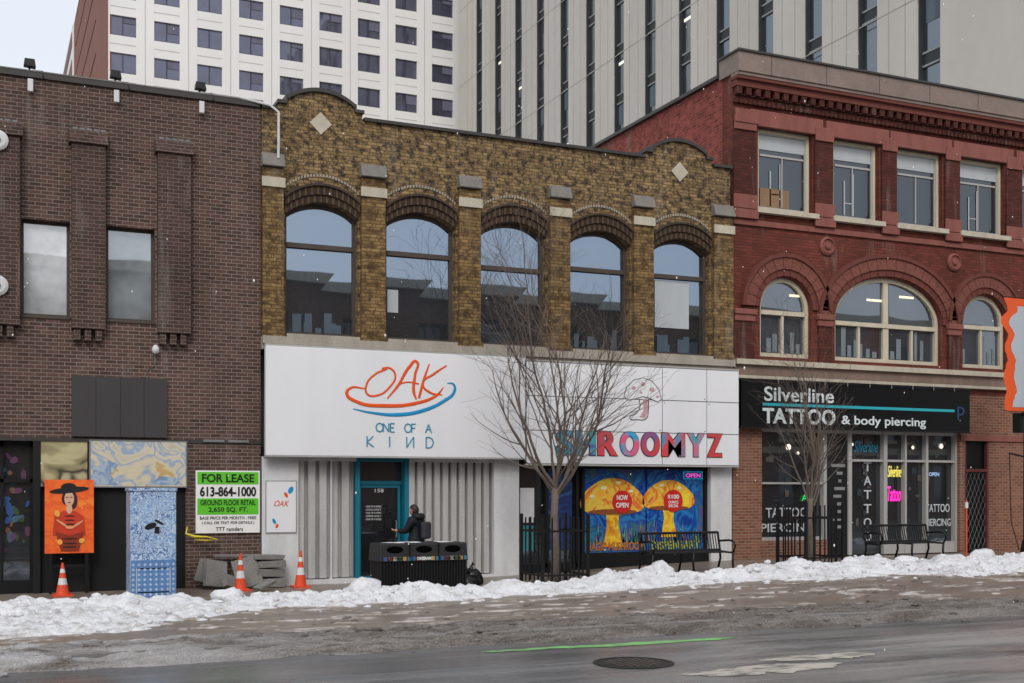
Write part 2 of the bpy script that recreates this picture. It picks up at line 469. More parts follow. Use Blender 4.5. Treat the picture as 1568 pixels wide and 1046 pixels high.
# ------------------------------------------------------------ left dark brick building
bl = empty('dark_brick_building')
k = MB()
wins = [(.72, 1.60, 5.38, 7.23), (2.28, 3.2, 5.38, 7.23), (-.9, -.02, 5.38, 7.23)]
wall(k, -14, 5.33, 3.0, 9.95, wins, 0, .4)
k.box(3.81, 5.33, 0, .4, -.2, 2.998)
k.box(4.93, 5.33, .4, 16, -.2, 9.94)
k.box(-14, 4.93, 12, 16, -.2, 9.9)
k.build('brick_wall', B_left, bl)
k = MB()
for a, b in [(1.62, 2.24), (3.24, 3.88), (.02, .69), (-1.6, -.95)]:
    k.box(a, b, -.2, -.002, 5.15, 8.75)
    k.hexa([(a-.05,-.26,8.75),(b+.05,-.26,8.75),(b+.05,-.002,8.75),(a-.05,-.002,8.75),(a-.05,-.16,9.02),(b+.05,-.16,9.02),(b+.05,-.002,9.02),(a-.05,-.002,9.02)])
    for q in range(3): k.box(a+.04+q*.2, a+.16+q*.2, -.16, -.002, 4.92, 5.149)
k.build('pilasters', B_leftd, bl)
k = MB()
for a, b in [(1.62, 2.24), (3.24, 3.88), (.02, .69)]:
    for q in range(5): k.box(a+.02+q*.13, a+.11+q*.13, -.16, -.04, 9.022, 9.06)
k.build('pilaster_tips', M_grey, bl)
k = MB(); k.box(-14, 5.36, -.06, .42, 9.95, 10.06); k.box(-14, 5.34, -.025, -.002, 2.95, 3.02); k.box(5.3, 5.37, -.06, 16, 9.951, 10.05)
k.build('roof_coping', M_coping, bl)
k = MB(); k.box(-14, 5.37, -.07, .43, 10.062, 10.085); k.build('coping_snow', M_conc, bl)
k = MB(); k.box(-14, 4.93, .4, 12, 9.6, 9.7); k.build('roof', M_gr, bl)
k = MB(); g_ = MB(); g2 = MB()
for i, (a, b, c, d) in enumerate(wins):
    frame(k, a, b, c, d, .16, .05); (g2 if i == 1 else g_).box(a+.04, b-.04, .2, .22, c+.04, d-.04)
    k.box(a-.01, b+.01, -.03, .2, c-.05, c-.001)
k.build('window_frames', M_frameD, bl); g_.build('window_glass', G_left1, bl); g2.build('window_glass_grey', G_left2, bl)
k = MB(); k.box(1.63, 3.43, -.08, -.002, 3.05, 4.23)
k.build('blank_sign_board', M_char, bl)
k = MB(); 
for q in (2.07, 2.53, 2.98): k.box(q, q+.006, -.084, -.081, 3.05, 4.23)
k.build('board_joints', M_black, bl)
k = MB()
for q in (4.15, 4.65): k.box(q, q+.42, -.06, -.003, 2.98, 3.03)
k.build('lamp_brackets', M_grey, bl)
k = MB(); k.box(1.03, 3.81, .1, .3, -.1, 2.06); k.box(.93, 1.06, -.02, .3, -.1, 2.99); k.box(1.93, 1.97, .02, .1, 0, 2.99)
k.box(2.75, 2.79, .06, .1, 0, 2.0); k.build('black_hoarding', M_blackp, bl)
k = MB(); k.box(-14, .93, .3, .34, -.1, 3.0); k.build('shop_glass', G_shop, bl)
k = MB()
for q in (-2, -.6, .35, .88): k.box(q, q+.06, .2, .3, 0, 2.99)
k.box(-14, .93, .2, .3, 2.15, 2.22); k.box(-14, .93, .2, .3, 2.85, 2.99); k.box(-14, .93, .15, .3, 0, .25)
k.build('shop_frames', M_black, bl)
cm = [paint('cling_%d'%i, c, .6, .4, 6) for i, c in enumerate(['#3e6676', '#6e4c3a', '#35502e', '#5e3a58', '#2d4f88'])]
for i, mm in enumerate(cm):
    k = MB()
    for q in range(9): k.disc(random.uniform(0, .85), random.uniform(.8, 2.7), random.uniform(.02, .08), .285-.002*i-.0002*q, 7, 1, random.uniform(.4, 2.6), random.random()*3)
    k.build('window_cling', mm, bl)
def mural(name, cols, scale, dist=3, rg=(.3, .7), rough=.6):
    m, nt, N, L, P = nmat(name)
    n = N.new('ShaderNodeTexNoise'); n.inputs['Scale'].default_value = scale; n.inputs['Detail'].default_value = 2; n.inputs['Distortion'].default_value = dist
    L.new(pos(nt), n.inputs['Vector'])
    r = N.new('ShaderNodeValToRGB'); r.color_ramp.interpolation = 'EASE'
    e = r.color_ramp.elements; e[0].position = rg[0]; e[0].color = hx(cols[0]); e[1].position = rg[1]; e[1].color = hx(cols[-1])
    for i, c in enumerate(cols[1:-1]):
        x = e.new(rg[0]+(rg[1]-rg[0])*(i+1)/(len(cols)-1)); x.color = hx(c)
    L.new(n.outputs['Fac'], r.inputs[0]); L.new(r.outputs[0], P.inputs['Base Color']); P.inputs['Roughness'].default_value = rough
    return m
M_mur1 = mural('mural_beige', ['#b4ad96', '#c0b9a3', '#cbc3ac', '#8fa3bd', '#c6bda4', '#cbc1a6', '#bc9d62', '#c4bca4'], 1.5, 1.6)
M_mur2 = mural('mural_yellow', ['#9c946f', '#b6ad85', '#8c845f', '#3a3830', '#b2a984'], 1.3, 1)
o = empty('mural_panel'); k = MB(); k.box(1.97, 3.81, -.04, .09, 2.07, 2.985); k.build('board', M_mur1, o)
k = MB(); frame(k, 1.95, 3.83, 2.05, 2.992, -.05, .025, .05); k.build('edge', M_grey, o)
k = MB()
k.face([(x, -.0425, z) for x, z in [(2.0, 2.1), (2.5, 2.1), (2.35, 2.3), (2.5, 2.5), (2.3, 2.6), (2.1, 2.45), (2.02, 2.5)]])
k.face([(x, -.0425, z) for x, z in [(3.0, 2.1), (3.75, 2.1), (3.6, 2.25), (3.3, 2.28), (3.2, 2.2)]])
k.build('painted_wave', mural('mural_blue', ['#7b96b6', '#a5b4c4', '#6f8cae', '#b9bfc0'], 3, 1), o)
o = empty('mural_panel'); k = MB(); k.box(1.07, 1.92, .0, .09, 2.07, 2.985); k.build('board', M_mur2, o)
for z in (8.62, 5.87):
    o = empty('wall_vent'); k = MB(); 
    k.lathe([(.19, 0), (.19, .06), (.14, .09), (0, .09)], (0, 0, 0), 20); ob = k.build('disc', M_whited, o); ob.rotation_euler = (pi/2, 0, 0); ob.location = (.30, -.2, z)
    k = MB(); k.lathe([(.05, 0), (.05, .03), (0, .03)], (0, 0, 0), 12); ob = k.build('hub', M_black, o); ob.rotation_euler = (pi/2, 0, 0); ob.location = (.30, -.29, z)
o = empty('wall_lamp'); k = MB(); k.lathe([(.03, .10), (.07, .04), (.07, -.05), (.0, -.08)], (3.2, -.12, 4.8), 14); k.build('globe', M_whited, o, True)
k = MB(); k.tube([(3.2, -.02, 4.75), (3.2, -.02, 4.5), (3.05, -.02, 4.4), (3.05, -.02, 4.24)], .012, 6); k.build('conduit', M_grey, o)
for x in (.92, 2.5, 4.15):
    o = empty('floodlight')
    k = MB(); k.box(x-.09, x+.01, -.12, -.063, 9.66, 9.9); k.build('junction_box', M_whited, o, bevel=.01)
    k = MB(); k.tube([(x-.05, .1, 10.08), (x-.05, .1, 10.2)], .02, 8)
    k.hexa([(x-.16,-.08,10.17),(x+.06,-.08,10.15),(x+.06,.1,10.15),(x-.16,.1,10.17),(x-.14,-.02,10.32),(x+.04,-.02,10.32),(x+.04,.16,10.30),(x-.14,.16,10.30)])
    k.tube([(x+.0, -.02, 10.09), (x+.18, -.02, 10.1), (x+.2, -.09, 9.95)], .015, 6)
    k.build('lamp_head', M_black, o, bevel=.01)
k = MB(); k.tube([(4.3,.0,10.12),(4.9,-.05,10.09),(5.5,-.1,10.0),(5.66,-.19,9.85),(5.66,-.19,9.2),(5.66,-.17,8.9)], .028, 8); k.build('drain_pipe', M_whited)

# for lease sign
o = empty('for_lease_sign')
M_green = paint('lease_green', '#5cc02a', .5, .05, 4); M_sw = paint('lease_white', '#e8e8e6', .5, .05, 4); M_ink = paint('ink_black', '#141414', .5, .1, 4)
k = MB(); k.box(4.0, 5.30, -.05, -.003, 1.12, 2.40); k.build('board', M_sw, o)
k = MB(); k.box(4.03, 5.27, -.056, -.051, 2.12, 2.37); k.box(4.03, 5.27, -.056, -.051, 1.50, 1.83); k.build('green_fields', M_green, o)
text('FOR LEASE', 4.12, 5.18, 2.16, 2.33, -.06, M_ink, o, .02)
text('613-864-1000', 4.08, 5.22, 1.87, 2.07, -.055, M_ink, o, .03)
text('GROUND FLOOR RETAIL', 4.09, 5.21, 1.69, 1.80, -.06, M_ink, o, .01)
text('2,650 SQ. FT.', 4.25, 5.05, 1.54, 1.65, -.06, M_ink, o, .01)
text('BASE PRICE PER MONTH : FREE', 4.08, 5.22, 1.40, 1.46, -.055, M_ink, o)
text('( CALL OR TEXT FOR DETAILS )', 4.12, 5.18, 1.29, 1.36, -.055, M_ink, o)
text('TTT ramders', 4.4, 4.95, 1.16, 1.24, -.055, M_ink, o)

# orange portrait
o = empty('portrait_poster')
def C(n_, c): return paint('poster_'+n_, c, .5, .12, 8)
py = -.25
k = MB(); k.box(1.13, 2.02, py, py+.05, .78, 2.2); k.build('board', mural('poster_orange', ['#e8581a', '#ee6c20', '#e5561a', '#f08228'], 3, 1), o)
k = MB(); k.disc(1.57, 2.0, .36, py-.012, 24, 1, .16, .1); k.disc(1.56, 2.06, .14, py-.0125, 16, 1, .55); k.build('hat', C('hat', '#1c1a1e'), o)
k = MB(); k.disc(1.57, 1.83, .105, py-.009, 16, .85, 1.35); k.disc(1.57, 1.64, .055, py-.008, 12, 1, 1.8); k.build('face', C('face', '#dcae90'), o)
k = MB(); k.disc(1.53, 1.86, .018, py-.011, 8, 1.6, .6); k.disc(1.61, 1.86, .018, py-.011, 8, 1.6, .6); k.disc(1.57, 1.76, .02, py-.011, 8, 1.6, .6); k.build('features', C('feat', '#7a2e22'), o)
k = MB(); k.disc(1.64, 1.80, .10, py-.006, 16, .8, 1.7); k.disc(1.49, 1.84, .07, py-.006, 12, .8, 1.7); k.build('hair', C('hair', '#33242a'), o)
k = MB(); k.face([(x, py-.0065, z) for x, z in [(1.27, 1.12), (1.87, 1.12), (1.84, 1.48), (1.68, 1.60), (1.46, 1.60), (1.30, 1.5)]]); k.build('jacket', C('jacket', '#c43c20'), o)
k = MB(); k.face([(x, py-.0135, z) for x, z in [(1.42, .82), (1.74, .82), (1.84, 1.2), (1.58, 1.12), (1.32, 1.2)]]); k.build('dress', C('dress', '#8a3018'), o)
k = MB(); k.disc(1.44, 1.36, .06, py-.016, 10, 2.2, .35, -.6); k.disc(1.72, 1.34, .06, py-.0165, 10, 2.2, .35, .6); k.disc(1.58, 1.28, .05, py-.017, 10, 1.6, .6); k.build('arms', C('hands', '#e09a70'), o)
k = MB()
for z in (1.5, 1.42, 1.34): k.disc(1.58, z, .1, py-.0155, 10, 1, .12)
for z in (1.06, .97, .9): k.disc(1.58, z, .14, py-.0155, 10, 1, .12)
k.build('folds', C('folds', '#2e1c1c'), o)
k = MB(); k.disc(1.35, 1.55, .05, py-.0175, 8, 1, 1.4, .4); k.disc(1.8, 1.02, .05, py-.0175, 8, 1.2, 1, .4); k.disc(1.4, 1.0, .04, py-.0175, 8, 1.2, 1.4, .4); k.build('highlights', C('hl', '#f0a848'), o)
k = MB(); k.box(1.2, 1.26, py+.01, py+.05, 0, .779); k.box(1.86, 1.92, py+.01, py+.05, 0, .779); k.box(1.2, 1.92, py+.051, py+.09, .5, .56)
k.build('stand', M_black, o)

# ------------------------------------------------------------ tan middle building
bm_ = empty('tan_brick_building')
WIN = [(5.84, 7.42), (8.05, 9.66), (10.28, 11.9), (12.52, 14.12), (14.75, 16.36)]
PIL = [(5.345, 5.78), (7.47, 8.0), (9.72, 10.23), (11.96, 12.47), (14.17, 14.70), (16.42, 16.97)]
ZS, RI = 7.80, .30
k = MB()
wall(k, 5.345, 16.97, 4.95, 9.95, [(a, b, 5.2, ZS+RI) for a, b in WIN], 0, .4)
for a, b in WIN:
    arch_fill(k, seg_pts((a+b)/2, (b-a)/2, ZS, RI), ZS+RI, .001, .4)
for a, b in [(5.70, 7.52), (14.56, 16.42)]:
    pts = seg_pts((a+b)/2, (b-a)/2-.18, 10.2, .24)
    poly = [(a, 9.951), (b, 9.951), (b, 10.1), (b-.18, 10.1)]+pts[::-1]+[(a+.18, 10.1), (a, 10.1)]
    k.prism(poly, 0, .4)
k.box(5.38, 16.97, 15.6, 16, 0, 9.9)
k.build('brick_wall', B_mid, bm_)
k = MB()
for a, b in [(5.70, 7.52), (14.56, 16.42)]:
    pi_ = seg_pts((a+b)/2, (b-a)/2-.18, 10.2, .24); po = [(x, z+.08) for x, z in pi_]
    band(k, pi_, po, -.07, .45)
    k.box(a-.03, a+.178, -.07, .45, 10.101, 10.17); k.box(b-.178, b+.03, -.07, .45, 10.101, 10.17)
    k.box(a+.14, a+.18, -.06, .44, 10.17, 10.28); k.box(b-.18, b-.14, -.06, .44, 10.17, 10.28)
for a, b in [(5.345, 5.668), (7.552, 14.528), (16.452, 17.0)]: k.box(a, b, -.07, .45, 9.951, 10.02)
k.build('parapet_coping', M_coping, bm_)
k = MB()
for a, b in PIL: k.box(a, b, -.14, -.002, 5.2, 8.70)
for a, b in PIL: k.box(a-.02, b+.02, -.16, -.141, 5.205, 5.33)
k.build('pilasters', B_midp, bm_)
k = MB(); kk = MB()
for a, b in PIL:
    k.hexa([(a-.02,-.24,8.72),(b+.02,-.24,8.72),(b+.02,-.002,8.72),(a-.02,-.002,8.72),(a-.02,-.14,9.0),(b+.02,-.14,9.0),(b+.02,-.002,9.04),(a-.02,-.002,9.04)])
    kk.box(a-.025, b+.025, -.18, -.145, 8.30, 8.5)
k.build('pilaster_caps', M_cap, bm_, bevel=.02); kk.build('pilaster_blocks', M_stoneL, bm_)
h1 = MB(); h2 = MB(); h3 = MB(); h4 = MB()
for a, b in WIN:
    xc, hw = (a+b)/2, (b-a)/2
    p0 = seg_pts(xc, hw, ZS, RI, 26); p1 = seg_pts(xc, hw+.02, ZS+.15, RI+.01, 26); p2 = seg_pts(xc, hw+.02, ZS+.32, RI+.02, 26); p3 = seg_pts(xc, hw+.02, ZS+.37, RI+.02, 26)
    band(h1, p0, p1, -.045, -.003, .06, h2)
    band(h2, p1, p2, -.085, -.003, .06, h1)
    band(h3, p2, p3, -.13, -.003, 0)
    q2 = seg_pts(xc, hw+.02, ZS+.53, RI+.02, 26); q3 = seg_pts(xc, hw+.02, ZS+.59, RI+.02, 26)
    band(h4, q2, q3, -.02, -.003, .22)
h1.build('hood_bricks', paint('hood_brick_a', '#54422f', .85, .3, 9), bm_); h2.build('hood_bricks_dark', paint('hood_brick_b', '#352920', .85, .3, 9), bm_)
h3.build('hood_mould', paint('hood_mould', '#443830', .85, .3, 6), bm_); h4.build('header_course', M_stone, bm_)
k = MB()
for x, z in [(6.6, 9.78), (15.5, 9.72)]:
    k.prism([(x-.24, z), (x, z-.24), (x+.24, z), (x, z+.24)], -.03, -.002)
k.build('stone_diamonds', M_stoneL, bm_)
k = MB(); k.box(5.33, 16.99, -.2, -.002, 5.04, 5.2); k.box(5.33, 16.99, -.14, -.003, 4.93, 5.038)
for a, b in WIN: k.box(a, b, -.18, .2, 5.201, 5.27)
k.build('stone_sill_band', M_stone, bm_)
fr = MB(); gl = MB()
for i, (a, b) in enumerate(WIN):
    xc = (a+b)/2
    y = .17
    fr.box(a, a+.07, y, y+.1, 5.27, 8.1); fr.box(b-.07, b, y, y+.1, 5.27, 8.1)
    fr.box(a+.07, b-.07, y+.003, y+.1, 5.27, 5.35)
    tz = 7.14 if i != 2 else 7.0
    fr.box(a+.07, b-.07, y-.03, y+.1, tz, tz+.1)
    pi_ = seg_pts(xc, (b-a)/2, ZS-.09, RI); po = seg_pts(xc, (b-a)/2, ZS+.02, RI)
    band(fr, pi_, po, y+.005, y+.1)
    gl.face([(a+.07, y+.05+.012, 5.33), (b-.07, y+.05-.008, 5.33), (b-.07, y+.05, tz), (a+.07, y+.05+.01, tz)])
    gl.face([(a+.07, y+.03, tz+.1), (b-.07, y+.035, tz+.1), (b-.07, y+.04, 8.08), (a+.07, y+.045, 8.08)])
fr.build('window_frames', M_frameD, bm_); gl.build('window_glass', G_up, bm_)
k = MB(); k.box(14.93, 15.9, .205, .21, 5.95, 7.1); k.box(8.15, 8.4, .205, .21, 5.9, 6.4); k.build('pale_blind', M_curt, bm_)
k = MB()
for a, b in [(WIN[0][0], WIN[0][1]), (WIN[4][0], WIN[4][1]), (WIN[3][0], WIN[3][1])]:
    for q in range(7):
        x = random.uniform(a+.15, b-.35); k.box(x, x+random.uniform(.06, .22), .204-.001*q, .212, 5.36, 5.36+random.uniform(.1, .45))
k.build('things_behind_glass', paint('window_stuff_blue', '#4c5b68', .8, .4, 6), bm_)
k = MB(); k.box(5.34, 16.97, .4, 15.6, 9.5, 9.6); k.build('roof', M_gr, bm_)
k = MB(); k.box(5.35, 6.12, -.02, .4, -.1, 2.70); k.box(10.60, 11.22, -.02, .4, -.1, 2.70); k.box(16.39, 17.0, -.02, .4, 0, 2.62)
k.box(5.35, 17, .9, 1.0, 2.9, 4.9)
k.build('white_piers', M_whited, bm_)
k = MB(); k.box(5.36, 16.98, -.1, .9, 2.72, 2.9); k.build('soffit', M_blackp, bm_)
def corr(mb, x0, x1, z0, z1, y, p=.19):
    n = int((x1-x0)/p); p = (x1-x0)/n
    pr = []
    for i in range(n):
        x = x0+i*p
        pr += [(x, y), (x+p*.62, y), (x+p*.66, y+.13), (x+p*.96, y+.13)]
    pr.append((x1, y))
    for (a, ya), (b, yb) in zip(pr, pr[1:]):
        mb.face([(a, ya, z0), (b, yb, z0), (b, yb, z1), (a, ya, z1)])
k = MB(); corr(k, 6.12, 6.85, .12, 2.62, .10); corr(k, 6.87, 7.38, .12, 2.62, .2); corr(k, 8.62, 10.6, .12, 2.62, .10)
k.build('corrugated_shutters', M_corr, bm_)
k = MB(); k.box(6.12, 7.40, .05, .3, 2.62, 2.72); k.box(8.62, 10.6, .05, .3, 2.62, 2.72); k.box(6.12, 7.40, .0, .35, -.1, .1); k.box(8.62, 10.6, 0, .35, -.1, .1); k.box(6.845, 6.88, .1, .3, .1, 2.62)
k.build('shutter_rails', M_whited, bm_)
k = MB(); k.box(7.40, 7.50, .1, .4, 0, 2.70); k.box(8.52, 8.62, .1, .4, 0, 2.70); k.box(7.50, 8.52, .12, .4, 2.62, 2.70); k.box(7.50, 8.52, .3, .4, 2.12, 2.20)
frame(k, 7.53, 8.49, .06, 2.11, .32, .06, .05)
k.build('teal_door_frame', M_teal, bm_)
k = MB(); k.box(7.59, 8.43, .34, .36, .1, 2.1); k.box(7.50, 8.52, .34, .36, 2.2, 2.62); k.build('door_glass', G_shop, bm_)
M_sticker = paint('sticker_white', '#d9dadb', .6, .1, 9)
k = MB(); k.box(7.66, 7.84, .33, .338, 1.45, 1.62); k.box(7.9, 8.1, .33, .338, 1.1, 1.5); k.box(8.14, 8.3, .33, .338, 1.15, 1.4); k.build('door_notices', M_blackp, bm_)
text('158', 7.9, 8.1, 1.95, 2.03, .315, M_sticker, bm_)
for j in range(5): text('OPEN DAILY'if j%2 else 'ONE OF A KIND', 7.7, 8.05, 1.62-j*.07, 1.66-j*.07, .33, M_sticker, bm_)
k = MB(); k.tube([(8.38, .3, .95), (8.38, .26, .97), (8.38, .26, 1.3), (8.38, .3, 1.32)], .015, 8); k.build('door_handle', M_grey, bm_)
o = empty('shop_poster'); k = MB(); k.box(5.44, 6.06, -.04, -.022, 1.12, 2.18); k.build('sheet', M_white, o)
k = MB(); frame(k, 5.42, 6.08, 1.10, 2.20, -.045, .012, .02); k.build('frame', M_frameA, o)
k = MB(); k.disc(5.95, 2.0, .05, -.046, 12, 1, 1.6, -.5); k.disc(5.6, 1.35, .04, -.046, 12, .8, 1.6, .5); k.build('print', M_blue, o)
text('OAK', 5.6, 5.92, 1.66, 1.78, -.045, M_orange, o, 0, .002, None, .4)
k = MB(); k.disc(5.66, 1.25, .03, -.046, 12, 1, 1.6, -.5); k.disc(5.85, 1.9, .04, -.046, 12, .8, 1.6, .5); k.build('print2', M_orange, o)

s1 = empty('shop_sign')
k = MB(); k.box(5.36, 11.235, -.34, -.201, 2.72, 4.98); k.build('panel', M_white, s1, bevel=.01)
k = MB(); k.box(5.35, 11.24, -.33, -.2, 4.982, 5.02); k.box(5.35, 11.24, -.345, -.2, 2.69, 2.718); k.build('edge_trim', M_frameA, s1)
def lg(u, v): return (7.06+(u-523)*.01494, 4.80-(v-553)*.0142)
Y1 = -.345
def ST(pp, w, mat, nm, tp=None): stroke([lg(*p) for p in pp], w, Y1, mat, s1, nm, tp)
ST([(584,567),(566,576),(553,592),(554,606),(568,608),(588,594),(596,576),(588,566),(576,567)], .045, M_orange, 'logo_o')
ST([(584,612),(600,592),(618,562),(628,554),(626,575),(624,600),(628,612)], .06, M_orange, 'logo_a', [.5,1,1.2,1,1,1.2,.6])
ST([(600,590),(615,586),(632,588)], .035, M_orange, 'logo_a_bar')
ST([(648,557),(640,580),(632,610)], .06, M_orange, 'logo_k', [.5,1,1])
ST([(675,558),(655,572),(638,588),(648,600),(668,604)], .055, M_orange, 'logo_k_arm', [.6,1,.8,1,.5])
ST([(550,598),(530,598),(524,606),(538,618),(580,623),(630,617),(660,604),(670,592)], .075, M_orange, 'logo_swoosh', [.4,.7,1,1,1.1,1,.8,.3])
ST([(533,629),(560,634),(600,636),(640,628),(672,612),(687,598),(686,587),(676,585)], .075, M_blue, 'logo_swoosh_blue', [.3,.7,1.1,1.1,1,.9,.7,.3])
def letters(s, x0, x1, z0, z1):
    G = {'O': [[(.5+.5*cos(a), .5+.5*sin(a)) for a in [2*pi*i/24 for i in range(25)]]], 'N': [[(0,0),(0,1),(.8,0),(.8,1)]], 'E': [[(.6,1),(0,1),(0,0),(.6,0)],[(0,.5),(.5,.5)]],
         'F': [[(.6,1),(0,1),(0,0)],[(0,.5),(.5,.5)]], 'A': [[(0,0),(.45,1),(.9,0)],[(.2,.38),(.7,.38)]], 'K': [[(0,0),(0,1)],[(.7,1),(0,.45),(.75,0)]], 'I': [[(.3,0),(.3,1)]],
         'n': [[(0,1),(0,0),(.8,1),(.8,0)]], 'D': [[(0,0),(0,1),(.35,1),(.7,.85),(.85,.5),(.7,.15),(.35,0),(0,0)]]}
    n = len(s); w = (x1-x0)/n; k = MB(); h = z1-z0
    for i, c in enumerate(s):
        for pl in G.get(c, []):
            pts = [(x0+w*i+p[0]*h*.85, Y1, z0+p[1]*h) for p in pl]
            for p, q in zip(pts, pts[1:]): k.tube([p, q], .014, 6)
    return k
letters('ONE OF A', 7.72, 9.0, 3.25, 3.43).build('text_one_of_a', M_tealv, s1)
letters('KInD', 7.52, 9.3, 2.92, 3.15).build('text_kind', M_tealv, s1)

s2 = empty('shop_sign')
k = MB()
xs = [11.27, 12.9, 14.84, 16.09, 17.02]; zs = [2.6, 3.36, 4.14, 4.92]
for i in range(4):
    for j in range(3): k.box(xs[i]+(.008 if i not in (1,) else 0), xs[i+1]-(.008 if i != 0 else 0), -.3, -.201, zs[j]+.009, zs[j+1]-.009)
k.build('panels', M_white, s2)
k = MB(); k.box(11.27, 17.0, -.292, -.21, 2.6, 4.92); k.build('backing', M_blackp, s2)
k = MB(); k.box(11.26, 17.03, -.3, -.2, 4.925, 4.96); k.box(11.26, 17.03, -.3, -.2, 2.56, 2.598); k.build('edge_trim', M_frameA, s2)
k = MB()
for x in xs[1:4]:
    for z in zs[1:3]: k.disc(x-.06, z+.06, .018, -.302, 8); k.disc(x+.06, z-.06, .018, -.302, 8)
k.build('screws', M_grey, s2)
cols = ['#2f8fae', '#3f9aa8', '#b8464a', '#3a9cc4', '#4a5a9a', '#d0404a', '#e0527c', '#c83c3c']
wd = [.9, 1, 1.05, 1, 1, 1.25, 1, .9]; tot = sum(wd); x = 11.99
for i, c in enumerate('SHROOMYZ'):
    w = 4.57*wd[i]/tot
    lo, hi_ = (2.79, 3.38)
    fm = mural('letter_%d'%i, [cols[i], cols[i], cols[(i+3) % 8], cols[i]], 1.2, .5)
    for q, dx in enumerate((-.035, 0, .035)):
        text(c, x+.05+dx, x+w-.05+dx, lo, hi_, -.308-.0015*q, M_ink, s2, .03, .003, 'letter_outline')
    for q, dx in enumerate((-.032, 0, .032)):
        text(c, x+.062+dx, x+w-.062+dx, lo+.014, hi_-.014, -.320-.0015*q, fm, s2, .012, .004, 'letter_face')
    x += w
k = MB()
k.face([(x, -.306, z) for x, z in [(13.78,4.2),(13.85,4.42),(14.05,4.6),(14.3,4.66),(14.55,4.6),(14.75,4.4),(14.82,4.15),(14.7,4.08),(14.5,4.16),(14.3,4.2),(14.1,4.14),(13.9,4.1)]]); k.build('mushroom_cap_outline', paint('logo_grey_outline', '#4a4a50', .6, .1), s2)
k = MB()
k.face([(x, -.309, z) for x, z in [(13.80,4.2),(13.875,4.42),(14.062,4.582),(14.3,4.642),(14.535,4.582),(14.73,4.39),(14.795,4.16),(14.7,4.10),(14.5,4.18),(14.3,4.22),(14.1,4.16),(13.9,4.12)]]); k.build('mushroom_cap', M_white, s2)
k = MB()
for x, z, r in [(14.05,4.4,.06),(14.3,4.5,.07),(14.55,4.38,.07),(14.25,4.3,.04),(14.7,4.22,.04)]: k.disc(x, z, r, -.312, 14, 1, .8)
k.build('mushroom_spots', paint('spot_pink', '#c09aa0', .6, .1), s2)
stroke([(14.2,4.14),(14.22,3.95),(14.1,3.8),(13.95,3.7),(14.15,3.66),(14.4,3.7),(14.45,3.9),(14.46,4.14)], .02, -.306, M_ink, s2, 'stem_outline')
k = MB(); k.face([(x, -.305, z) for x, z in [(14.3,4.15),(14.33,3.9),(14.22,3.72),(14.38,3.7),(14.45,3.9),(14.45,4.15)]]); k.build('stem', paint('stem_rose', '#c0949a', .6, .1), s2)

k = MB(); k.box(11.22, 16.39, .25, .29, .1, 2.6); k.build('shop_front_glass', G_shop, bm_)
k = MB()
for x in (11.22, 11.95, 12.75, 12.9, 16.3): k.box(x, x+.08, .12, .25, .2, 2.58)
k.box(11.22, 16.38, .1, .25, 2.5, 2.6); k.box(12.85, 16.38, .05, .25, .1, .5); k.box(11.3, 16.38, .12, .249, .1, .3)
k.build('shop_frames', M_black, bm_)
M_nt = paint('notice_teal', '#3a8a90', .6, .2); 
k = MB(); k.box(11.36, 11.72, .235, .245, 1.25, 2.05); k.build('door_notice', M_sticker, bm_)
k = MB(); k.box(11.36, 11.72, .235, .246, .6, 1.18); k.build('door_notice', M_nt, bm_)
k = MB(); k.box(12.05, 12.7, .235, .246, .6, 2.45); k.build('door_print', mural('door_print_blue', ['#0c1c44', '#143a7a', '#10285c', '#2a5a8c', '#0c1a3a'], 1.4, 2), bm_)
o = empty('window_poster')
k = MB(); k.box(12.99, 14.66, .18, .22, .52, 2.49); k.box(14.70, 16.29, .18, .22, .52, 2.49)
k.build('print', mural('poster_blue', ['#0c2a6a', '#1a56b0', '#153c90', '#2a7ab8', '#244c9a', '#3a6a80', '#6a4a8a'], 1.4, 1.5, rough=.3), o)
def mush(cx, cz, r, sc):
    k = MB(); k.face([(cx+a*r, .17, cz+b*r) for a, b in [(-.25, 0), (.25, 0), (.2, -.7), (.36, -1.35), (-.32, -1.35), (-.2, -.7)]]); k.build('mushroom_stem', mural('stem_yellow', ['#d8901a', '#f0c838', '#e0a428', '#c87428'], 3, 1, rough=.3), o)
    pts = [(cx+r*1.1*cos(a)*(1+.04*sin(5*a)), .165, cz-.15*r+r*.9*sin(a)*(1 if sin(a) > 0 else .25)) for a in [2*pi*i/40 for i in range(40)]]
    k = MB(); k.face(pts); k.build('mushroom_cap', mural('cap_multi', ['#f0d83c', '#f0a838', '#e8c850', '#e0702c', '#e8b840', '#d86a50'], 1.6, 1.5, rough=.3), o)
    k = MB(); k.disc(cx, cz-.28*r, r*.85, .162, 22, 1, .10); k.build('mushroom_gills', C('gill', '#8a4a2a'), o)
mush(13.75, 1.7, .78, 1); mush(15.3, 1.75, .66, 1)
k = MB()
for x, z, r in [(13.5, 2.05, .06), (13.9, 2.18, .05), (14.25, 1.98, .05), (15.1, 2.12, .05), (15.6, 2.05, .05), (13.2, 1.85, .05)]: k.disc(x, z, r, .159, 14, 1.4, .7)
k.build('cap_spots', C('spots', '#ece8b0'), o)
M_red = paint('poster_red', '#c8201c', .5, .05)
k = MB(); k.disc(14.0, 1.72, .27, .150, 30); k.disc(15.42, 1.74, .27, .150, 30); k.build('red_roundels', M_red, o)
text('NOW', 13.85, 14.15, 1.76, 1.88, .145, M_sw, o, .02); text('OPEN', 13.83, 14.17, 1.58, 1.70, .145, M_sw, o, .02)
text('$100', 15.26, 15.58, 1.77, 1.89, .145, M_sw, o, .02); text('OUNCE', 15.28, 15.56, 1.67, 1.74, .145, M_sw, o, .01); text('SPECIAL', 15.28, 15.56, 1.58, 1.65, .145, M_sw, o, .01)
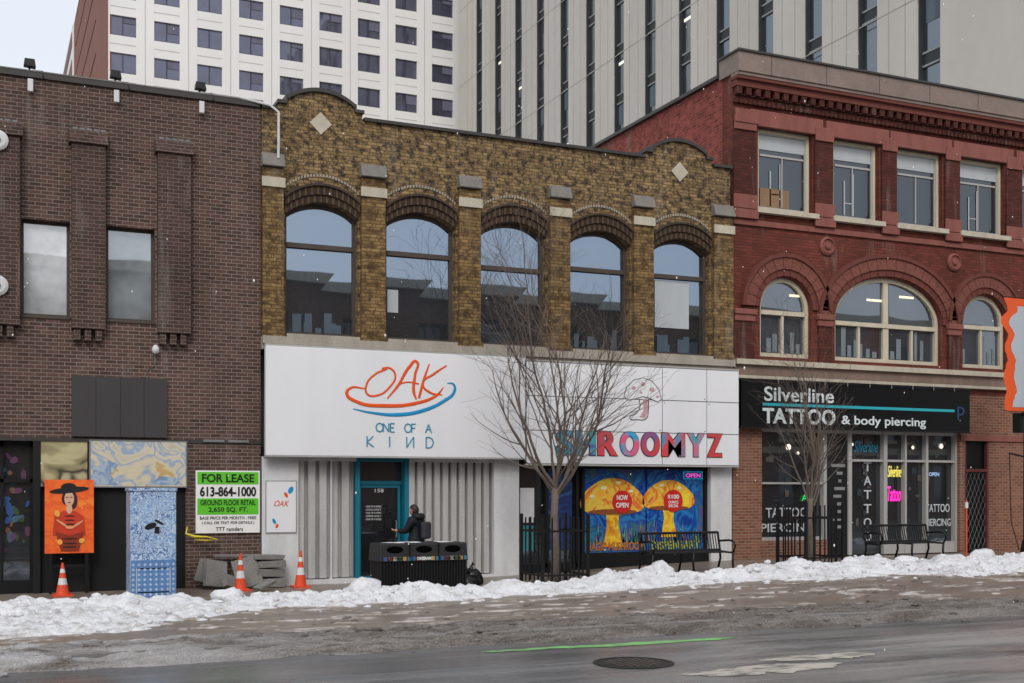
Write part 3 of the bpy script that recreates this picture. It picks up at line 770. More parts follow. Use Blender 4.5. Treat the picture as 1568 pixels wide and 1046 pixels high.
text('MAGIC MUSHROOM', 13.05, 14.6, .56, .76, .165, C('txt', '#b8702c'), o, .03); text('DISPENSARY', 14.8, 16.2, .56, .76, .165, C('txt2', '#a8b040'), o, .03)
for nm, cc in (('a', '#7ab040'), ('b', '#3a8a6a'), ('c', '#c86a30'), ('d', '#7a4aa0')):
    k = MB()
    for i in range(30):
        x = random.uniform(13.0, 16.25); zz = random.uniform(.7, 1.35)
        if 14.60 < x < 14.76: continue
        a = random.uniform(-.5, .5); l = random.uniform(.1, .25)
        k.face([(x-.018, .173, .75), (x+.018, .173, .75), (x+a*l, .173, zz)])
    k.build('grass_print_'+nm, C('grass'+nm, cc), o)
o2 = empty('open_sign'); text('OPEN', 15.78, 16.2, 2.31, 2.41, .15, emit('neon_open', '#e858c0', .9), o2, .01)
k = MB(); frame(k, 15.72, 16.26, 2.27, 2.45, .152, .01, .01); k.build('neon_border', emit('neon_border', '#30b8d0', .5), o2)

# ------------------------------------------------------------ red building
br = empty('red_brick_building')
XR0, XR1 = 17.04, 31.0
W3 = [(17.80, 19.48), (20.15, 21.64), (22.25, 23.82), (24.45, 26.08), (26.75, 28.3)]
A2 = [(17.86, 19.44, 6.60, .79), (20.2, 23.78, 6.46, 1.16), (24.55, 26.15, 6.60, .79), (27.3, 30.0, 6.5, 1.1)]
k = MB()
ops = [(a, b, 9.05, 11.1) for a, b in W3]+[(a, b, 5.36, zs+r) for a, b, zs, r in A2]
wall(k, XR0+.4, XR1, 5.1, 12.3, ops, 0, .45)
wall(k, XR0, XR0+.4, 5.1, 12.3, [], 0, .45)
for a, b, zs, r in A2: arch_fill(k, ell_pts((a+b)/2, (b-a)/2, zs, r), zs+r, .001, .45)
k.box(XR0, XR1, 0.003, .45, 4.6, 5.1)
k.build('brick_wall', B_red, br)
k = MB()
for a, b in [(XR0, 17.70), (19.52, 20.1), (21.7, 22.2), (23.88, 24.4), (26.1, 26.7)]:
    k.box(a, b, -.06, -.002, 9.2, 11.1)
k.box(XR0, XR1, -.08, -.002, 11.62, 11.78)
n = int((XR1-XR0)/.28)
for i in range(n): 
    x = XR0+.28*i; k.box(x, x+.15, -.2, -.082, 11.80, 11.97)
k.box(XR0, XR1, -.14, -.002, 11.781, 11.8); 
for i in range(n*2):
    x = XR0+.14*i; k.box(x, x+.08, -.1, -.082, 11.6, 11.72)
k.build('brick_relief', B_redd, br)
k = MB(); k.box(XR0-.03, XR1, -.22, -.002, 11.98, 12.14); k.box(XR0-.05, XR1, -.3, -.0, 12.141, 12.22)
k.build('cornice', M_redstoneD, br)
k = MB(); k.box(XR0-.06, XR1, -.36, .5, 12.3, 12.78); k.box(XR0-.05, XR1, -.32, -.0, 12.221, 12.299); k.build('metal_cornice', M_copbr, br)
k = MB()
for q in range(8): k.box(XR0+1.7*q+.9, XR0+1.7*q+.915, -.364, -.361, 12.3, 12.78)
k.box(XR0-.1, XR1, -.41, .52, 12.781, 12.83); k.box(XR0-.1, XR0+.4, .53, 14.1, 12.36, 12.45); k.build('roof_flashing', M_coping, br)
k = MB(); k.box(XR0, XR0+.35, .451, 14, 0, 12.36); k.box(XR0+.35, XR1, 13.6, 14, 0, 12.2); k.box(XR1-.3, XR1, .451, 13.6, 0, 12.2); k.build('side_wall', B_reds, br)
k = MB(); k.box(XR0+.35, XR1-.3, .45, 13.6, 11.9, 12.0); k.build('roof', M_gr, br)
k = MB()
k.box(XR0, 17.74, -.13, -.106, 11.12, 11.46); 
for a, b in W3:
    k.box(a-.28, b+.28, -.085, -.003, 11.101, 11.5)
for a, b in [(XR0, 17.70), (19.52, 20.1), (21.7, 22.2), (23.88, 24.4), (26.1, 26.7)]:
    k.box(a, b, -.105, -.061, 10.95, 11.3)
    k.box(a-.02, b+.02, -.11, -.061, 9.0, 9.35)
    k.box(a-.03, b+.03, -.14, -.061, 8.75, 8.98)
k.box(XR0, XR1, -.06, -.003, 8.6, 8.74)
k.build('sandstone_trim', M_redstone, br, bevel=.012)
k = MB()
for a, b in W3: k.box(a-.1, b+.1, -.16, .1, 8.93, 9.05)
k.build('window_sills', M_stoneL, br)
k = MB(); k2 = MB()
for a, b, zs, r in A2:
    xc, hw = (a+b)/2, (b-a)/2
    nn = 13 if hw < 1 else 21
    i0, i1 = ell_pts(xc, hw+.03, zs, r+.03, nn), ell_pts(xc, hw+.20, zs, r+.20, nn)
    i2 = ell_pts(xc, hw+.50, zs, r+.50, nn)
    i3 = ell_pts(xc, hw+.60, zs, r+.60, nn)
    band(k2, i0, i1, -.05, -.003, .03)
    band(k, i1, i2, -.09, -.003, .025)
    band(k2, i2, i3, -.13, -.003, 0)
k.build('arch_voussoirs', paint('voussoir_stone', '#7c4a40', .85, .45, 3), br); k2.build('arch_mouldings', M_redstoneD, br)
k = MB()
for a, b in [(XR0, 17.66), (19.6, 20.08), (23.95, 24.42), (26.3, 27.1)]:
    k.box(a-.02, b+.02, -.16, -.003, 6.36, 6.50); k.box(a, b, -.12, -.003, 6.20, 6.359)
k.build('impost_capitals', M_redstone, br, bevel=.02)
k = MB()
for a, b in [(XR0, 17.64), (19.64, 20.04), (23.98, 24.38), (26.3, 27.1)]: k.box(a, b, -.08, -.003, 5.25, 6.199)
k.build('brick_piers', B_redd, br)
for x, z in [(19.93, 8.28), (24.22, 8.2)]:
    k = MB(); k.lathe([(.24, 0), (.24, .05), (.19, .09), (.17, .04), (.1, .04), (.07, .09), (0, .1)], (0, 0, 0), 24)
    ob = k.build('terracotta_rosette', M_redstone, br, smooth=False); ob.rotation_euler = (pi/2, 0, 0); ob.location = (x, -.002, z)
k = MB(); k.box(XR0, XR1, -.2, -.003, 5.12, 5.25); k.box(XR0, XR1, -.12, -.003, 4.78, 4.86)
k.build('stone_sill_course', M_stoneL, br)
k = MB(); k.box(XR0, XR1, -.10, -.003, 4.87, 5.117); k.build('sandstone_course', paint('brown_course', '#857064', .8, .3, 4), br)
fr = MB(); gl = MB(); bl_ = MB(); cr = MB()
for i, (a, b) in enumerate(W3):
    frame(cr, a+.04, b, 9.06, 11.1, .14, .08, .08)
    frame(fr, a+.12, b-.08, 9.14, 11.02, .18, .03, .05)
    fr.box((a+b)/2+.02, (a+b)/2+.05, .19, .23, 9.2, 10.5); fr.box(a+.2, b-.14, .185, .23, 10.45, 10.50)
    gl.face([(a+.12, .222, 9.16), (b-.1, .217, 9.16), (b-.1, .222, 11.0), (a+.12, .227, 11.0)])
    bl_.box(a+.15, b-.11, .2, .205, 10.62, 10.98)
    if i in (0, 1, 3): 
        bl_.box(a+.5, a+.54, .2, .205, 9.2, 10.1); bl_.box(a+.8, a+.83, .2, .205, 9.2, 10.3); bl_.box(a+.55, a+.79, .2, .205, 9.5, 9.53)
cr.build('window_surrounds', M_frameW, br)
fr.build('window_sashes', M_frameA, br); gl.build('window_glass', G_red, br); bl_.build('window_blinds', M_curt, br)
k = MB(); k.box(18.0, 18.9, .2, .207, 9.18, 9.65); k.build('cardboard_in_window', paint('cardboard', '#8a6f55', .8, .2), br)
cr = MB(); gl = MB()
for a, b, zs, r in A2:
    xc, hw = (a+b)/2, (b-a)/2
    band(cr, ell_pts(xc, hw-.11, zs, r-.11), ell_pts(xc, hw, zs, r), .12, .25)
    cr.box(a, a+.11, .12, .25, 5.36, zs); cr.box(b-.11, b, .12, .25, 5.36, zs)
    cr.box(a+.11, b-.11, .10, .25, zs-.16, zs-.05); cr.box(a+.11, b-.11, .12, .25, 5.36, 5.47)
    nn = 2 if hw < 1 else 4
    for q in range(1, nn):
        x = a+(b-a)*q/nn; t = .035 if (hw < 1 or q != 2) else .09
        cr.box(x-t, x+t, .13, .24, 5.47, zs-.16)
    if hw > 1: cr.box(xc-.08, xc+.08, .13, .24, zs-.05, zs+r-.1)
    gl.box(a+.05, b-.05, .2, .22, 5.4, zs+r-.02)
cr.build('arched_window_frames', M_frameW, br); gl.build('arched_window_glass', glass('arched_glass', '#2a3138', .2, (.8, .88, 1, 1)), br)
k = MB()
for a, b, zs, r in A2[:3]:
    n = 7 if b-a < 2 else 16
    for q in range(n):
        if random.random() < .7:
            x = a+.15+(b-a-.3)*q/n; k.box(x, x+(b-a)/n*random.uniform(.3, .7), .188, .195, 5.5, 5.5+random.uniform(.15, .8))
k.build('things_behind_glass', paint('window_stuff', '#79838a', .8, .4, 6), br)
k = MB()
for x, z in [(21.4, 7.0), (22.5, 7.15), (18.9, 6.95)]: k.box(x, x+.5, .19, .196, z, z+.06)
k.build('ceiling_lamps', emit('ceiling_tube', '#ffe9c8', .7), br)
k = MB()
k.box(XR0, 17.92, 0, .4, 0, 3.6); k.box(24.45, 24.62, 0, .4, 0, 4.6); k.box(25.5, XR1, 0, .4, 0, 4.6); k.box(24.62, 25.5, 0, .4, 3.35, 4.6)
k.box(17.92, 20.0, 0.05, .4, 0, .72)
k.build('lower_brick', B_redl, br)
k = MB(); k.box(24.45, XR1, -.05, -.003, 3.35, 3.5); k.build('lintel', M_redstone, br)
k = MB(); k.box(17.92, 24.45, .25, .29, .3, 3.6); k.build('shop_glass', G_shop, br)
k = MB()
for x, w in [(17.92, .06), (19.92, .1), (20.72, .12), (21.9, .12), (22.62, .06), (23.35, .08), (24.38, .07)]: k.box(x, x+w, .1, .25, .3, 3.6)
k.box(17.99, 19.9, .12, .25, 2.15, 2.2); k.box(17.99, 24.38, .12, .25, 3.48, 3.6); k.box(17.99, 19.9, .12, .25, .72, .8); k.box(20.8, 24.4, .12, .25, 2.75, 2.81); k.box(22.0, 24.4, .12, .25, .3, .6)
k.build('shop_frames', M_frameA, br)
k = MB(); k.box(20.06, 20.72, .15, .249, .3, 3.45); k.build('dark_notice_panel', M_blackp, br)
k = MB()
for q in range(9): k.box(20.15+random.uniform(0, .3), 20.5+random.uniform(0, .15), .14, .149, 1.0+q*.2, 1.08+q*.2)
k.build('taped_notices', paint('taped_notices', '#8a8c8c', .7, .4, 9), br)
k = MB(); kw = MB()
for q in range(46):
    x = random.choice([random.uniform(18.1, 19.7), random.uniform(22.1, 24.2), random.uniform(20.9, 21.8)]); z = random.uniform(.9, 3.2)
    (k if q % 2 else kw).box(x, x+random.uniform(.04, .2), .236-.0003*q*.5, .244, z, z+random.uniform(.03, .2))
k.build('framed_flash_art', paint('flash_art', '#5b544e', .7, .6, 7), br); kw.build('shop_interior_bits', paint('interior_bits', '#2f3a40', .7, .6, 7), br)
k = MB(); k.box(24.66, 25.48, .1, .3, .3, 3.34); k.build('side_door', M_signb, br)
k = MB()
for q in range(-8, 12):
    x0 = 24.68+q*.15
    for sgn in (1, -1):
        p = [(x0 if sgn > 0 else x0+1.0, .04 if sgn > 0 else .05, .35), (x0+1.0 if sgn > 0 else x0, .04 if sgn > 0 else .05, 2.5)]
        a = Vector(p[0]); b = Vector(p[1]); pts = [a.lerp(b, t/20) for t in range(21)]; pts = [q_ for q_ in pts if 24.68 <= q_.x <= 25.44]
        if len(pts) > 1: k.tube([pts[0], pts[-1]], .006, 4)
k.build('security_gate', M_grey, br)
k = MB(); k.box(24.62, 24.68, .0, .1, .28, 3.3); k.box(25.44, 25.5, 0, .1, .28, 3.3); k.box(24.68, 25.44, 0, .1, 2.5, 2.58)
k.build('door_jambs', M_redstoneD, br)
M_wt = emit('window_letter_white', '#b8bcc0', .05)
text('TATTOO', 18.2, 19.5, 1.30, 1.55, .222, M_wt, br, .01); text('PIERCING', 18.05, 19.7, .93, 1.15, .222, M_wt, br, .01)
for i, c in enumerate('TATTOO'): text(c, 21.33, 21.58, 2.50-i*.37, 2.74-i*.37, .222, M_wt, br, .01)
text('TATTOO', 23.45, 24.3, 1.4, 1.62, .222, M_wt, br, .01); text('PIERCING', 23.45, 24.34, 1.02, 1.22, .222, M_wt, br, .01)
text('Silverline', 21.0, 21.8, 3.0, 3.3, .222, M_tealv, br, .0, shear=.3)
on = empty('neon_sign'); text('Silverline', 22.12, 22.58, 2.35, 2.65, .2, emit('neon_yellow', '#e0d060', 1.1), on, -.01, shear=.4); text('Tattoo', 22.12, 22.56, 1.7, 2.1, .2, emit('neon_pink', '#e828a0', 1.8), on, .0, shear=.3)
on = empty('open_sign'); text('AT', 19.3, 19.65, 1.72, 1.88, .2, emit('neon_green', '#30c060', .9), on, .0)
text('OPEN', 23.55, 23.9, 2.38, 2.48, .2, emit('neon_cool', '#a0b8e0', .6), on, .0)
k = MB()
for x, z, r in [(24.0, 3.2, .07), (18.9, 3.1, .08), (20.95, 3.2, .04), (23.0, 3.15, .05), (19.2, 2.95, .04)]: k.disc(x, z, r, .220, 16)
k.build('hanging_lamps', emit('warm_lamp', '#fff2dd', .9), br)
s3 = empty('shop_sign')
k = MB(); k.box(17.12, 24.55, -.26, -.17, 3.58, 4.70); k.build('black_board', M_signb, s3)
k = MB(); k.box(17.08, 24.58, -.28, -.16, 4.702, 4.74); k.box(17.08, 24.58, -.28, -.16, 3.54, 3.578); k.build('trim', M_black, s3)
M_txt = paint('sign_text_white', '#d2dadb', .5, .05)
text('Silverline', 17.8, 19.95, 4.22, 4.58, -.264, M_txt, s3, .015); text('TATTOO', 17.75, 20.0, 3.66, 4.05, -.264, M_txt, s3, .03); text('& body piercing', 20.2, 23.0, 3.62, 3.92, -.264, M_txt, s3, .015)
k = MB(); k.box(17.75, 24.0, -.266, -.262, 4.10, 4.17); k.build('teal_stripe', paint('sign_teal', '#2aa6b4', .5, .05), s3)
text('p', 24.1, 24.35, 3.9, 4.25, -.264, paint('sign_blue', '#2c4468'), s3)
k = MB()
for q in range(9): k.box(18.2+q*.72, 18.22+q*.72, -.3, -.281, 4.66, 4.76)
k.build('sign_lamp_clips', M_grey, s3)

# ------------------------------------------------------------ towers
ta = empty('white_office_tower')
TY = 90.0; X0 = 10.7; PX = 3.92; FZ = 3.43; Z0 = 44.7
M_tw = paint('white_cladding', '#e0e0df', .6, .07, .12)
zc = [Z0+FZ*4-FZ*i for i in range(19)]
k = MB()
for z in zc: k.box(X0+.02, 62, TY+.03, TY+.6, z+.92, z+FZ-.92)
k.box(X0+.02, 62, TY+.03, TY+.6, zc[0]+FZ-.92, zc[0]+FZ+2)
k.build('spandrels', M_tw, ta)
k = MB(); c0 = 12.0; xl = X0
for i in range(13):
    a = c0+PX*i-1.16; b = c0+PX*i+1.16
    k.box(xl, a, TY, TY+.62, -1, zc[0]+FZ+2); xl = b
k.build('piers', M_tw, ta)
k = MB(); kb = MB()
for i in range(13):
    for z in zc:
        k.face([(c0+PX*i-1.2, TY+.24+random.uniform(0, .03), z-.95), (c0+PX*i+1.2, TY+.24+random.uniform(0, .03), z-.95), (c0+PX*i+1.2, TY+.25, z+.95), (c0+PX*i-1.2, TY+.25, z+.95)])
        if random.random() < .35: h_ = random.uniform(.3, 1.1); kb.box(c0+PX*i+.06, c0+PX*i+1.14, TY+.19, TY+.2, z+.84-h_, z+.84)
k.build('windows', G_tower, ta); kb.build('window_blinds', paint('tower_blinds', '#66667a', .7, .3, 1), ta)
k = MB()
for i in range(13):
    for z in zc:
        k.box(c0+PX*i-.04, c0+PX*i+.04, TY+.16, TY+.23, z-.91, z+.91); k.box(c0+PX*i-1.15, c0+PX*i+1.15, TY+.15, TY+.23, z-.91, z-.82)
k.build('mullions', paint('tower_mullion', '#45424c', .6, .2, 1), ta)
jm = MB()
for z in zc: jm.box(X0, 62, TY+.02, TY+.028, z+FZ/2-.04, z+FZ/2+.04)
for i in range(13):
    x = c0+PX*(i+.5); jm.box(x-.04, x+.04, TY-.012, TY-.004, -1, 60)
jm.build('panel_joints', paint('joint_grey', '#b8b8b8', .8, .1, 1), ta)
k = MB(); k.box(X0-.05, X0+.3, TY+.1, TY+43, -1, 60); k.build('brown_side_wall', paint('brown_cladding', '#835547', .8, .15, .3), ta)
k = MB()
for z in zc: k.box(X0-.1, X0-.052, TY+12, TY+40, z+1.2, z+1.3)
k.build('side_joints', paint('brown_joint', '#69402f', .8, .1), ta)
k = MB(); k.box(X0-.2, X0+20, TY+43, TY+75, -1, 60); k.build('rear_wing', M_tw, ta)
k = MB()
for z in zc: k.box(X0-.26, X0-.21, TY+44, TY+74, z-.9, z+.9)
k.build('rear_windows', paint('rear_brown_bands', '#6d4536', .6, .2, 1), ta)
k = MB(); k.box(X0+.3, 62, TY+.7, TY+42, 59, 60); k.build('roof', M_gr, ta)

tb = empty('concrete_office_tower')
M_tc = paint('concrete_panel', '#bfbcb5', .8, .12, .15)
k = MB(); XB = 43.0; zt = 66
ys = [20.9+4.5*i for i in range(14)]; hw = .8
yl = 14.0
for y in ys:
    a, b = yl, y-hw
    k.hexa([(XB,a,-1),(XB+1,a,-1),(XB+1,b,-1),(XB,b,-1),(XB,a,zt),(XB+1,a,zt),(XB+1,b,zt),(XB,b,zt)]); yl = y+hw
k.box(XB, XB+1, yl, 84.5, -1, zt)
k.build('concrete_panels', M_tc, tb)
k = MB(); k.box(XB+.34, XB+.39, 14.2, 84.4, -1, zt); k.build('strip_windows', G_towerB, tb)
k = MB(); kd = MB(); ko = MB(); kp = MB()
FB = 3.7
for y in ys:
    for j in range(19):
        z = 1+FB*j
        k.box(XB+.24, XB+.33, y-hw+.002, y+hw-.002, z, z+.10); k.box(XB+.24, XB+.33, y-hw+.002, y+hw-.002, z+.66, z+.76)
        kd.box(XB+.28, XB+.33, y-hw+.002, y+hw-.002, z+.12, z+.66)
        if random.random() < .1: ko.box(XB+.31, XB+.335, y-.5, y+.5, z+2.9, z+3.1)
        if random.random() < .3: kp.box(XB+.315, XB+.336, y-.6, y+.5, z+2.2, z+3.6)
    kd.box(XB+.1, XB+.335, y+hw-.14, y+hw-.003, -1, zt)
k.build('sill_bars', paint('sill_bar', '#8f9494', .6, .1), tb); kd.build('dark_spandrels', paint('spandrel', '#2b2f32', .5, .2), tb)
ko.build('office_lights', emit('office_light', '#f4f4e0', .7), tb); kp.build('office_blinds', paint('office_blind', '#5c6a74', .7, .3), tb)
k = MB()
for j in range(10): 
    z = 4.5+FB*2*j
    k.box(XB-.012, XB-.004, 14, 84.5, z, z+.05)
for y in ys: k.box(XB-.012, XB-.004, y+1.6, y+1.65, -1, zt); k.box(XB-.012, XB-.004, y+2.8, y+2.85, -1, zt)
k.build('panel_joints', paint('joint_grey2', '#a5a29c', .8, .1), tb)
k = MB(); k.box(XB+1, XB+35, 14.0, 84.5, -1, zt-.5); k.build('core', M_tc, tb)
# ------------------------------------------------------------ building across the street (seen in reflections)
op = empty('heritage_building')
k = MB(); ops = []
for i in range(22):
    x = -30+i*4.2
    ops += [(x, x+2.2, 1, 3.6), (x, x+2.2, 5.2, 7.9), (x+.2, x+2.0, 9.4, 11.4)]
wall(k, -32, 62, -.1, 13.0, ops, -37, -36); k.build('brick_wall', B_opp, op)
k = MB()
for i in range(22):
    x = -30+i*4.2
    band(k, ell_pts(x+1.1, 1.1, 7.9, .6, 10), ell_pts(x+1.1, 1.5, 7.9, 1.0, 10), -36, -35.9)
    k.box(x-.1, x+2.3, -36, -35.85, 5.0, 5.2)
k.box(-32, 62, -36.2, -35.6, 12.7, 13.2); k.box(-32, 62, -36, -35.8, 4.3, 4.7)
k.build('stone_trim', M_stoneL, op)
k = MB(); k.box(-32, 62, -36.9, -36.8, -.1, 12.9); k.build('windows', G_shop, op)

# ------------------------------------------------------------ bare trees
def tree(name, x, y, h, spread, seed, trunk=.075, lean=(0, 0), fork=.28):
    rnd = random.Random(seed)
    mb = MB()
    def branch(p, d, length, r, depth):
        n = max(3, int(length/.2)); pts = [p.copy()]; rad = [r]
        q = p.copy(); dd = d.copy()
        sub = []
        for i in range(n):
            up = .08 if depth < 3 else .03
            dd = (dd+Vector((rnd.gauss(0, .09), rnd.gauss(0, .09), rnd.gauss(0, .06)+up))).normalized()
            q = q+dd*(length/n); pts.append(q.copy())
            rr = r*(1-.8*(i+1)/n); rad.append(max(.0026, rr))
            if depth < 4 and i >= (2 if depth == 1 else 0):
                pr = [.0, .66, .54, .42][depth]
                if rnd.random() < pr: sub.append((q.copy(), dd.copy(), rr, (i+1)/n))
        mb.tube(pts, rad, 7 if depth < 2 else (5 if depth < 3 else 3), cap=False)
        for q, dd, rr, t in sub:
            ang = rnd.uniform(.4, .85); az = rnd.uniform(0, 2*pi)
            a = Vector((cos(az), sin(az), 0)); a = (a-dd*a.dot(dd)).normalized()
            nd = (dd*cos(ang)+a*sin(ang)).normalized()
            branch(q, nd, length*rnd.uniform(.35, .6)*(1.15-.5*t), max(.0034, min(rr*.65, r*.5)), depth+1)
    base = Vector((x, y, gz(x, y)-.1))
    top = base+Vector((lean[0], lean[1], h*fork))
    pts = [base, base.lerp(top, .35)+Vector((.02, 0, 0)), base.lerp(top, .7)+Vector((-.02, .01, 0)), top]
    mb.tube(pts, [trunk*1.25, trunk*1.02, trunk*.95, trunk*.85], 9)
    for s_ in range(10):
        az = s_*2*pi/7+rnd.uniform(-.3, .3); tl = spread*rnd.uniform(.4, 1.1) if s_ < 9 else .08
        d = Vector((cos(az)*tl, sin(az)*tl, 1)).normalized()
        st_ = top.lerp(base, rnd.uniform(-.02, .25)) if s_ < 8 else top
        branch(st_, d, (h*(1-fork))*rnd.uniform(.5, .8) if s_ < 8 else h*(1-fork)*1.0, trunk*rnd.uniform(.32, .5), 1)
    return mb.build(name, M_bark, None, smooth=True)
M_bark = paint('tree_bark', '#6c6058', .9, .3, 12, streak=False)
tree('bare_tree', 10.95, -2.4, 7.4, 1.05, 3, .085, (.05, .05))
tree('bare_tree', 17.45, -2.5, 5.5, .62, 11, .065, (.02, 0), .3)
def guard(x, y):
    k = MB(); zb = gz(x, y)
    w = .52
    for sx in (-1, 1):
        for sy in (-1, 1):
            k.box(x+sx*w-.03, x+sx*w+.03, y+sy*w-.03, y+sy*w+.03, zb-.05, zb+1.45)
            for t in (.22, .40):
                k.box(x+sx*w-.012, x+sx*w+.012, y+sy*(w-t)-.012, y+sy*(w-t)+.012, zb+.05, zb+1.38)
                k.box(x+sx*(w-t)-.012, x+sx*(w-t)+.012, y+sy*w-.012, y+sy*w+.012, zb+.05, zb+1.38)
    for z in (.18, 1.08):
        for s_ in (-1, 1):
            k.box(x-w+.031, x+w-.031, y+s_*w-.015, y+s_*w+.015, zb+z, zb+z+.04)
            k.box(x+s_*w-.015, x+s_*w+.015, y-w+.031, y+w-.031, zb+z, zb+z+.04)
    return k.build('tree_guard', M_black)
guard(10.95, -2.4); guard(17.45, -2.5)

# ------------------------------------------------------------ benches
def bench(x, y, w):
    o = empty('park_bench'); zb = gz(x, y)
    k = MB()
    for i in range(6):
        yy = y-.22+i*.085; k.box(x-w/2+.05, x+w/2-.05, yy, yy+.045, zb+.44+.004*i, zb+.465+.004*i)
    k.build('seat', M_black, o, bevel=.005)
    k = MB()
    n = int(w/.07)
    for i in range(n):
        xx = x-w/2+.08+i*(w-.16)/(n-1)
        k.tube([(xx, y+.27, zb+.47), (xx, y+.31, zb+.62), (xx, y+.37, zb+.86)], .012, 5)
    k.tube([(x-w/2, y+.37, zb+.87), (x+w/2, y+.37, zb+.87)], .028, 8); k.tube([(x-w/2, y+.275, zb+.49), (x+w/2, y+.275, zb+.49)], .02, 8)
    k.build('backrest', M_black, o)
    for i, xx in enumerate((x-w/2, x, x+w/2)):
        k = MB()
        k.tube([(xx, y-.26, zb-.02), (xx, y-.22, zb+.25), (xx, y-.24, zb+.45)], .026, 8)
        k.tube([(xx, y+.38, zb-.02), (xx, y+.26, zb+.3), (xx, y+.28, zb+.48), (xx, y+.37, zb+.88)], .026, 8)
        k.tube([(xx, y-.24, zb+.44), (xx, y+.28, zb+.44)], .022, 8)
        if i != 1: k.tube([(xx, y-.24, zb+.44), (xx, y-.32, zb+.58), (xx, y-.27, zb+.68), (xx, y-.1, zb+.71), (xx, y+.33, zb+.68)], .024, 8)
        k.build('end_frame_%d' % i, M_black, o, smooth=True)
bench(14.15, -2.5, 2.05); bench(20.45, -2.3, 1.95)

# ------------------------------------------------------------ litter bin
o = empty('litter_bin')
bx, by = 7.95, -2.4; w = .9; d = .33
k = MB()
n = 30
for i in range(n):
    xx = bx-w+.02+i*(2*w-.04)/(n-1)
    k.box(xx-.017, xx+.017, by-d, by-d+.02, .04, .60); k.box(xx-.017, xx+.017, by+d-.02, by+d, .04, .60)
for i in range(9):
    yy = by-d+.04+i*(2*d-.08)/8
    k.box(bx-w, bx-w+.02, yy-.017, yy+.017, .04, .60); k.box(bx+w-.02, bx+w, yy-.017, yy+.017, .04, .60)
k.box(bx-w+.03, bx+w-.03, by-d+.03, by+d-.03, .03, .58)
for sx in (-1, 1):
    for sy in (-1, 1): k.box(bx+sx*(w-.05)-.03, bx+sx*(w-.05)+.03, by+sy*(d-.06)-.03, by+sy*(d-.06)+.03, -.03, .03)
k.build('slatted_body', M_black, o)
k = MB()
k.hexa([(bx-w-.03,by-d-.03,.60),(bx+w+.03,by-d-.03,.60),(bx+w+.03,by+d+.03,.60),(bx-w-.03,by+d+.03,.60),(bx-w-.01,by-d+.02,.96),(bx+w+.01,by-d+.02,.96),(bx+w+.01,by+d,.96),(bx-w-.01,by+d,.96)])
k.build('hood', paint('bin_hood', '#262628', .5, .3, 6, spec=.3), o, bevel=.03)
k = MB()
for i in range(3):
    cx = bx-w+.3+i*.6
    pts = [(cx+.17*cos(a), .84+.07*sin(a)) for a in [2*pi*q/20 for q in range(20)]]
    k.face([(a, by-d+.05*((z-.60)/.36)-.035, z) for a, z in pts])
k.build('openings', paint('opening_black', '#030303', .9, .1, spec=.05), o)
k = MB()
for i in (1, 2): k.box(bx-w+i*.6-.008, bx-w+i*.6+.008, by-d-.04, by+d, .61, .975)
k.build('dividers', M_black, o)
for i, c in enumerate(['#2c4f80', '#8a3a34', '#a8a598', '#3a7048', '#a87c38', '#2f6a80']):
    mm = paint('bin_label_%d' % i, c, .5, .3, 12); k = MB()
    for q in range(3):
        cx = bx-w+.06+(i+q*6)*.098
        k.face([(cx, by-d-.034, .625), (cx+.075, by-d-.034, .625), (cx+.075, by-d-.022, .70), (cx, by-d-.022, .70)])
    k.build('label_strip_%d' % i, mm, o)
for i, s_ in enumerate(['LITTER', 'ORGANIC', 'RECYCLE']):
    text(s_, bx-w+.14+i*.6, bx-w+.46+i*.6, .635, .69, by-d-.037, M_ink if i != 1 else M_sw, o, .02)
k = MB(); chunk(k, bx-.3, by+.08, .955, .25, 1.8, .7, .08, 3); chunk(k, bx+.5, by+.1, .955, .2, 1.3, .7, .08, 8); k.build('snow_cap', M_snow, o, True)
o = empty('garbage_bag'); k = MB(); chunk(k, 9.15, -2.2, .2, .25, 1, 1, .85, 17); chunk(k, 8.98, -2.45, .14, .18, 1, 1, .8, 23); k.build('bag', paint('bag_black', '#141516', .3, .3, 6, spec=.3), o, True)
k = MB(); k.tube([(9.15, -2.2, .38), (9.17, -2.2, .47), (9.2, -2.22, .5)], [.05, .02, .05], 8); k.build('knot', M_black, o)

# ------------------------------------------------------------ utility box
m, nt, N, L, P = nmat('blue_patterned_wrap')
vo = N.new('ShaderNodeTexVoronoi'); vo.feature = 'DISTANCE_TO_EDGE'; vo.inputs['Scale'].default_value = 9
dn = N.new('ShaderNodeTexNoise'); dn.inputs['Scale'].default_value = 4; dn.inputs['Distortion'].default_value = 2; L.new(pos(nt), dn.inputs['Vector'])
va = N.new('ShaderNodeVectorMath'); va.operation = 'MULTIPLY_ADD'; va.inputs[1].default_value = (.6, .6, .6); L.new(dn.outputs['Color'], va.inputs[0]); L.new(pos(nt), va.inputs[2])
L.new(va.outputs[0], vo.inputs['Vector'])
r1 = N.new('ShaderNodeMapRange'); r1.inputs['From Min'].default_value = .06; r1.inputs['From Max'].default_value = .13; L.new(vo.outputs['Distance'], r1.inputs['Value'])
nf = noisef(nt, pos(nt), 3, 3, .6, .47, .53)
ca = mixc(nt, r1.outputs[0], hx('#3f639a'), hx('#b4c6d8'))
cb_ = mixc(nt, r1.outputs[0], hx('#b8c8d8'), hx('#6f93bd'))
L.new(mixc(nt, nf, ca, cb_), P.inputs['Base Color']); P.inputs['Roughness'].default_value = .45
M_wrap = m
M_wrapb = paint('wrap_blue', '#3a6098', .5, .15); M_wraps = paint('wrap_base', '#5a82b4', .5, .3, 9)
o = empty('utility_box'); ux, uy = 2.85, -2.2
k = MB(); k.box(ux-.40, ux+.40, uy-.33, uy+.33, .05, 1.98); k.build('cabinet', M_wrap, o, bevel=.015)
